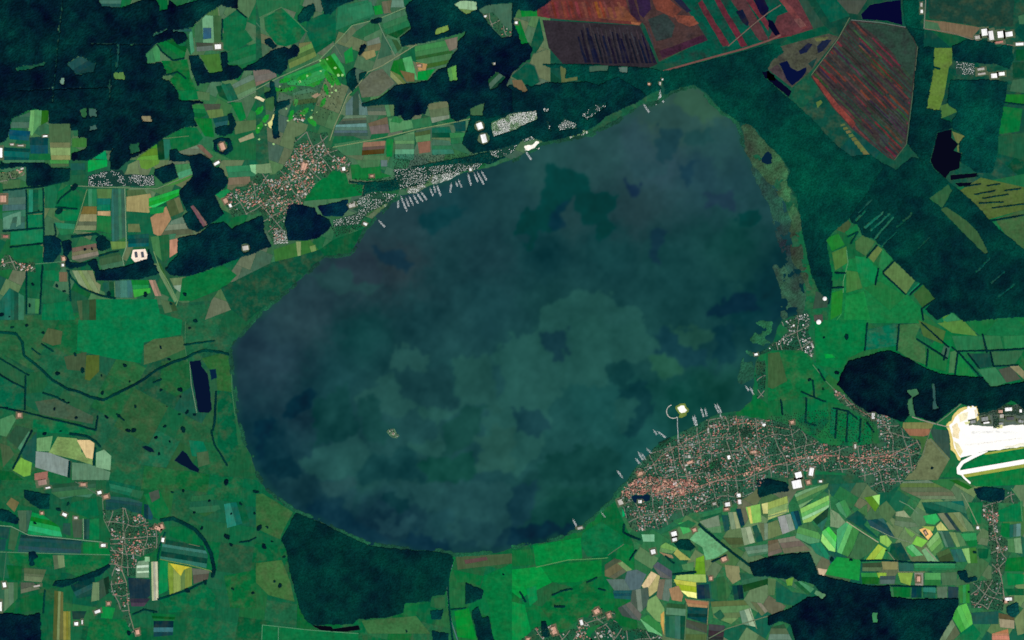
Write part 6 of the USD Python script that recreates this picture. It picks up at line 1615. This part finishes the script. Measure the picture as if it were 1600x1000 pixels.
spur = LineString(pts('32', '1208,960 1225,985 1262,1018'))
m = put('runway', slab(strip.buffer(29, cap_style=2), 0.05, 1.3), M_CHALK, tint=APRON_TINT)
tag(m, 'pale concrete runway strip running to the right edge', 'runway', kind='structure')
m = put('taxiway', slab(loop.buffer(22).difference(strip.buffer(29.5, cap_style=2)).difference(AIR_APRON), 0.05, 1.25), M_CHALK, tint=APRON_TINT)
tag(m, 'curved pale taxiway joining the apron and the runway', 'taxiway', kind='structure')
m = put('taxiway', slab(spur.buffer(11).difference(strip.buffer(29.5, cap_style=2)), 0.05, 1.22), M_CHALK, tint=APRON_TINT)
tag(m, 'short pale taxiway spur running south from the runway end', 'taxiway', kind='structure')
m = put('airfield_fringe', slab(region('32', '1340,832 1600,792 1600,802 1360,842').union(region('32', '1190,962 1640,885 1640,915 1230,985')).difference(strip.buffer(30)).difference(loop.buffer(23)).difference(AIR_APRON), 0.4, 1.1), M_SOIL, tint=alb((150, 160, 70)))
tag(m, 'yellowish dry verge along the runway', 'verge', kind='structure')


def z5(x, y):
    return (1440 + x / 10 - 1200) * 4, (600 + y / 10 - 500) * 4


for x, y, w, l, ang, roof, bays, label in [
    (800, 590, 40, 22, 12, 'grey', 2, 'grey hangar at the west end of the hangar row'), (985, 545, 52, 30, 8, 'grey', 2, 'long grey hangar in the middle of the hangar row'), (1010, 605, 46, 12, 8, 'white', 1, 'white hangar strip in front of the long grey one'), (1355, 395, 54, 26, 4, 'white', 2, 'white hangar standing alone above the airfield'),
    (1230, 430, 34, 22, 0, 'orange', 2, 'tan workshop left of the lone white hangar'), (1385, 540, 58, 24, 2, 'dark', 2, 'dark-roofed hangar at the east of the row'), (1550, 585, 40, 22, -15, 'grey', 2, 'grey hangar cut by the right edge'), (1250, 500, 30, 26, 5, 'pale', 2, 'pale workshop below the tan one'), (1240, 620, 34, 18, 0, 'grey', 1, 'grey shed at the edge of the white apron'), (1545, 420, 18, 22, 0, 'white', 1, 'small white guardhouse near the right edge')]:
    hx_, hy_ = z5(x, y)
    hall('32', hx_, hy_, w, l, ang, roof, bays, label, 'hangar', 10.0)
trees(region('32', '1405,600 1440,600 1450,670 1410,676'), 90, 'clump of dark trees between the hangars')
trees(region('32', '1310,540 1430,520 1600,540 1600,600 1450,590 1310,600'), 110, 'dark trees behind the hangar row')

# ------------------------------------------------------------------ caravans, tents and huts on the campsites
van = trimesh.creation.box((3.4, 9.0, 2.6))
van.apply_translation([0, 0, 1.9])
vroof = trimesh.creation.box((3.0, 8.6, 0.3))
vroof.apply_translation([0, 0, 3.35])
awning = trimesh.creation.box((3.0, 6.0, 2.0))
awning.apply_translation([3.3, 0, 1.3])
VAN = [('body', van, M_HULL), ('roof', vroof, ROOFS['white']), ('awning', awning, ROOFS['pale'])]
for t, s, area, c, label in CAMPS:
    g = wobble(region(t, s).difference(water_all), 40, 8)
    m = put('camp_ground', slab(g, 0.02, 1.15), M_SOIL, tint=alb(c))
    tag(m, 'pitches under the ' + label, 'campsite', kind='structure')
    p = scatter(g.buffer(-4), area * 0.75, 0.5)
    p = p[fbm(p[:, 0], p[:, 1], 70, 3) + rng.uniform(-0.1, 0.1, len(p)) > 0.42]
    n = len(p)
    instancer('caravans', [VAN], np.column_stack([p, np.full(n, 1.0)]), rng.choice([20, 110, 65], n) + rng.normal(0, 12, n), rng.uniform(0.75, 1.3, n), np.zeros(n, int), label, 'caravans')
    trees(g, area * 1.6, 'small trees shading the ' + label, 0.6, 1.1, 'camp_trees')

# ------------------------------------------------------------------ jetties and moored boats
hull = trimesh.creation.icosphere(subdivisions=2, radius=1.0).slice_plane([0, 0, 0.35], [0, 0, -1], cap=True)
hull.vertices[:, 0] *= np.where(hull.vertices[:, 1] > 0, 1 - 0.35 * hull.vertices[:, 1], 1.0)
hull.apply_scale([1.7, 5.2, 1.4])
hull.apply_translation([0, 0, 0.4])
cabin = trimesh.creation.box((1.7, 3.0, 0.8))
cabin.apply_translation([0, -0.3, 1.2])
mast = trimesh.creation.cylinder(0.12, 9, sections=5)
mast.apply_translation([0, 0.6, 5.3])
BOAT = [('hull', hull, M_HULL), ('cabin', cabin, ROOFS['white']), ('mast', mast, M_DECK)]
JET = {
 'north marina': ('11', '885,225 890,300|905,228 945,322|938,240 957,292|958,232 985,285|985,222 1012,272|1010,212 1042,262|1035,205 1068,250|1090,180 1107,225|1112,165 1122,205|1132,160 1155,225|1220,150 1214,205|1250,140 1262,165|1268,128 1287,172|1325,90 1345,160|1365,85 1388,137|1385,80 1425,155|1412,75 1442,128'),
 'marina basin': ('11', '750,228 775,285|783,205 808,292|770,380 806,420'),
 'northern landing': ('20', '930,595 898,655|930,600 948,642|928,555 924,600|825,655 857,702'),
 'town harbour': ('22', '1183,556 1198,608|1207,556 1218,602|1268,530 1292,580|1285,528 1308,582|1130,605 1148,662|1142,600 1156,662|1302,590 1330,665|886,690 906,716|915,700 962,736|1262,650 1266,720'),
 'old town front': ('22', '775,868 806,906|790,828 822,882|812,838 838,876|845,805 872,835|660,945 694,990'),
 'chalet shore': ('22', '1490,425 1512,466|1462,415 1480,440'),
 'beach pier': ('20', '82,940 122,1000'),
 'southern shore': ('23', '383,250 405,292|560,205 585,235'),
}
for where, (t, s) in JET.items():
    bp, br, bs = [], [], []
    nth = s.count('|') + 1
    for k, seg in enumerate(sorted(s.split('|'), key=lambda q: float(q.split(',')[0]))):
        a, b = [np.array(q) for q in pts(t, seg)]
        a = a - (b - a) / np.hypot(*(b - a)) * 16
        d = b - a
        L = float(np.hypot(*d))
        u = d / L
        nrm = np.array([-u[1], u[0]])
        ang = math.degrees(math.atan2(-u[0], u[1]))
        j = xform('jetty', (a[0], a[1], 0.0), ang)
        wd = 3.2
        nb = max(4, int(L / 14))
        for q in range(nb):
            pl = trimesh.creation.box((wd, L / nb - 0.3, 0.25))
            pl.apply_translation([0, (q + 0.5) * L / nb, 0.9])
            put('deck', pl, M_DECK, j)
        posts = []
        for q in range(nb + 1):
            for sg in (-1, 1):
                c = trimesh.creation.cylinder(0.18, 3.2, sections=6)
                c.apply_translation([sg * (wd / 2 + 0.2), q * L / nb, 0.2])
                posts.append(c)
        tag(put('posts', trimesh.util.concatenate(posts), M_BARK, j), kind='stuff')
        tag(j, f'{ORDINAL[k] if k else "first"} jetty, counted from the west, of the {where}' if nth > 1 else f'single long pier at the {where}', 'jetty', f'jetties of the {where}' if nth > 1 else None)
        for yy in np.arange(22, L - 2, 4.4):
            for sg in (-1, 1):
                if rng.random() < 0.62:
                    p = a + u * yy + nrm * sg * 7.6
                    bp.append((p[0], p[1], -0.7))
                    br.append(ang + 90 * sg + rng.normal(0, 3))
                    bs.append(rng.uniform(0.8, 1.15))
    instancer('moored_boats', [BOAT], bp, br, bs, np.zeros(len(bp), int), f'rows of small white boats moored at the jetties of the {where}', 'boats')

# ------------------------------------------------------------------ islands
isl = wobble(poly(gpts('604,674 608,670.5 616,670 620,677 624,681 620,684.5 614,684 609,681 606.5,678')), 14, 5)
m = put('fort_island', slab(isl, -1.5, 1.6), M_SOIL, tint=alb((88, 122, 92)))
tag(m, 'tiny island alone in the western half of the lake', 'island', kind='structure')
c0 = isl.centroid
fx = xform('star_fort', (c0.x + 6, c0.y - 4, 1.6))
star = Polygon([((22 if k % 2 == 0 else 12) * math.cos(k * math.pi / 4 + 0.4), (22 if k % 2 == 0 else 12) * math.sin(k * math.pi / 4 + 0.4)) for k in range(8)])
put('bastion_wall', slab(star.difference(star.buffer(-3.5)), 0, 6.5), M_WALL, fx)
put('courtyard', slab(star.buffer(-3.6), 0, 1.0), M_SOIL, fx, tint=alb((110, 150, 110)))
wl, rf = gable(8, 12, 9, 4)
put('keep_wall', wl, M_WALL, fx)
put('keep_roof', rf, ROOFS['red'], fx)
tag(fx, 'little star-shaped fort on the tiny lake island', 'fort')
for k, (dx, dy, r) in enumerate(((52, -34, 'white'), (-38, 28, 'pale'), (-10, 42, 'grey'))):
    hx = xform('house', (c0.x + dx, c0.y + dy, 1.6), 30)
    wl, rf = gable(12, 18, 5, 3)
    put('wall', wl, M_WALL, hx)
    put('roof', rf, ROOFS[r], hx)
    tag(hx, {'white': 'white house at the south-east tip of the fort island', 'pale': 'pale house at the west tip of the fort island', 'grey': 'grey house on the north shore of the fort island'}[r], 'house')
trees(isl.buffer(-6).difference(Point(c0.x + 6, c0.y - 4).buffer(26)), 200, 'small trees around the fort on its island')

sand = wobble(poly(gpts('1058.2,637 1061,635.5 1064.5,633.8 1069,633.6 1070.2,637.5 1073.6,641 1071,644 1065,645.3 1061.5,643 1060,640')), 14, 4)
fringe = wobble(sand.buffer(24).union(poly(gpts('1064,645 1073,642 1073,648 1066,653 1060,653 1062,648'))), 18, 6)
m = put('bathing_island', slab(fringe, -1.5, 0.6), M_SOIL, tint=alb((110, 130, 60)))
tag(m, 'grassy rim of the round bathing island off the town', 'island', kind='structure')
m = put('island_beach', slab(sand, 0.3, 1.2), M_SOIL, tint=np.array((0.95, 0.92, 0.82)))
tag(m, 'dazzling white sand of the bathing island off the town', 'beach', kind='structure')
cx, cy = W(1052, 643)
ring = xform('breakwater', (cx, cy, 0))
for k, a in enumerate(np.linspace(108, 305, 46)):
    st = trimesh.creation.icosphere(subdivisions=1, radius=1.0)
    st.vertices *= rng.uniform(0.75, 1.1, (len(st.vertices), 1))
    st.apply_scale([rng.uniform(4.5, 7.5), rng.uniform(4.5, 6.5), 1.6])
    st.apply_translation([84 * math.cos(math.radians(a)), 84 * math.sin(math.radians(a)), -0.2])
    put('boulder', st, ROOFS['pale'], ring)
tag(ring, 'thin ring of pale boulders curving from the bathing island', 'breakwater')
ln = LineString([W(1058.5, 652), W(1058.5, 664), W(1059.5, 680), W(1059.5, 694)])
bx_ = xform('footbridge')
put('deck', slab(ln.buffer(3.5, cap_style=2), 1.2, 1.6), M_DECK, bx_)
for sg in (-1, 1):
    put('railing', slab(ln.buffer(3.5, cap_style=2).difference(ln.buffer(3.3, cap_style=2)).intersection(box(-1e5, -1e5, W(1059, 0)[0], 1e5) if sg < 0 else box(W(1059, 0)[0], -1e5, 1e5, 1e5)), 1.6, 2.6), M_DECK, bx_)
for q in np.linspace(0.04, 0.96, 16):
    p = ln.interpolate(q, normalized=True)
    c = trimesh.creation.cylinder(0.4, 3.0, sections=8)
    c.apply_translation([p.x, p.y, -0.3])
    put('pile', c, M_BARK, bx_)
tag(bx_, 'long thin footbridge from the town to the bathing island', 'bridge')

# ------------------------------------------------------------------ beaches, bunkers, yards
SANDY = [('beach', '20', (0.9, 0.86, 0.76), '75,915 100,905 125,908 150,882 168,885 172,930 112,946 85,936', 'white sand beach on the northern shore below the campsite', 'beach'),
 ('sand_bunker', '10', (0.62, 0.55, 0.33), '0,600 25,605 55,622 45,637 15,622 -10,612', 'long yellowish sand bunker on the left of the golf course', 'bunker'), ('sand_bunker', '10', (0.6, 0.58, 0.22), '72,768 95,750 108,715 118,718 112,770 100,805 82,795', 'hooked yellow sand bunker beside the golf course trees', 'bunker'),
 ('gravel_yard', '10', (0.3, 0.22, 0.14), '345,600 385,580 405,590 370,615', 'sandy tan yard in the middle of the golf course', 'yard'), ('gravel_yard', '02', (0.26, 0.12, 0.09), '215,960 300,945 295,1000 215,1000', 'brown earth yard below the pale greenhouse fields', 'yard'),
 ('gravel_yard', '31', (0.06, 0.06, 0.05), '285,970 340,965 345,1010 290,1010', 'dark gravel apron beside the larger white domed tank', 'yard')]
for nm, t, c, s, label, cat in SANDY:
    m = put(nm, slab(wobble(region(t, s), 14, 4), 0.1, 1.4), M_SOIL, tint=np.array(c))
    tag(m, label, cat, kind='structure')
for q in '495,425,9 515,470,10 540,470,9 320,475,8 275,510,9 500,565,9 460,600,6 475,540,7 190,680,7 200,755,7 345,735,10 60,780,7 400,380,6 445,370,6 405,445,7 350,690,6 300,720,5 20,870,7 15,800,6 150,540,6 110,900,7 380,700,5 475,580,6'.split():
    x, y, r = map(float, q.split(','))
    px, py = pts('10', f'{x},{y}')[0]
    m = put('sand_bunker', slab(wobble(Point(px, py).buffer(r * 1.75), 12, 6, r * x), 0.1, 1.35), M_SOIL, tint=alb((150, 195, 125)))
    tag(m, 'small pale sand bunker among bright golf fairways', 'bunker', 'small golf bunkers', 'structure')
for q in '180,500,60,22,20 300,480,80,24,25 420,400,60,26,-60 460,490,90,26,-60 500,500,70,22,-50 250,640,40,20,80 300,700,60,22,40 350,760,60,20,-40 420,640,50,18,60 130,560,50,20,-10 200,560,90,18,15 380,520,70,18,30 20,800,60,24,70 60,740,50,20,60 220,720,60,20,70 440,560,60,20,-70 20,690,50,26,50'.split():
    x, y, l, w, a = map(float, q.split(','))
    px, py = pts('10', f'{x},{y}')[0]
    g = wobble(affinity.rotate(affinity.scale(Point(px, py).buffer(1), l * 1.25, w * 1.35), a), 30, 17, x)
    m = put('fairway', slab(g, 0.1, 1.25), M_MEADOW, tint=alb((26, 140, 46) if l > 45 else (50, 140, 62)))
    tag(m, 'bright green golf fairway between bushes', 'fairway', 'golf fairways', 'structure')
trees(region('10', '130,500 550,480 480,760 300,700 200,620 130,620'), 2200, 'single trees dotted over the golf course', 0.8, 1.5)
trees(region('11', '860,-30 1500,-40 1480,20 1060,150 880,190 680,240 560,120 860,110'), 420, 'dark shore trees around the northern holiday huts', 0.8, 1.4)
trees(region('11', '470,420 640,330 740,260 880,220 840,260 700,350 660,430 500,480'), 300, 'dark trees around the marina basin', 0.8, 1.4)
trees(region('32', '0,600 400,560 680,640 640,800 400,760 200,700 0,660'), 900, 'loose trees on the long meadows north of the town', 0.8, 1.4)

# main roads of the town and its green sports ground
for q, w in (('1018,760 1080,764 1130,748 1200,730 1265,713 1300,712 1350,716 1390,712 1435,690', 6), ('1059,694 1062,720 1082,764', 4.5), ('1150,650 1160,700 1180,735', 4), ('985,768 1000,748 1030,715 1062,694 1110,668 1170,660 1240,672', 4)):
    m = put('main_street', slab(LineString(gpts(q)).buffer(w), 0.3, 0.98), M_PAVED, tint=alb((150, 118, 106)))
    tag(m, 'pinkish main street through the lakeside town', 'street', kind='structure')
for s, c, lab in (('22', (0, 140, 72), 'bright green sports ground inside the lakeside town'),):
    m = put('sports_ground', slab(region(s, '1210,905 1270,880 1285,910 1225,938'), 0.02, 1.0), M_MEADOW, tint=alb(c))
    tag(m, lab, 'sports ground', kind='structure')
for s, lab in (('1140,940 1270,880 1300,890 1310,930 1250,950 1160,955', 'dark trees around the sports ground'), ('1420,690 1480,660 1500,700 1450,740', 'dark park trees in the upper middle of the lakeside town'), ('870,690 960,740 980,700 1000,740 930,790 890,760', 'dark shore trees west of the footbridge')):
    trees(region('22', s), 130, lab, 0.9, 1.5, 'park_trees')
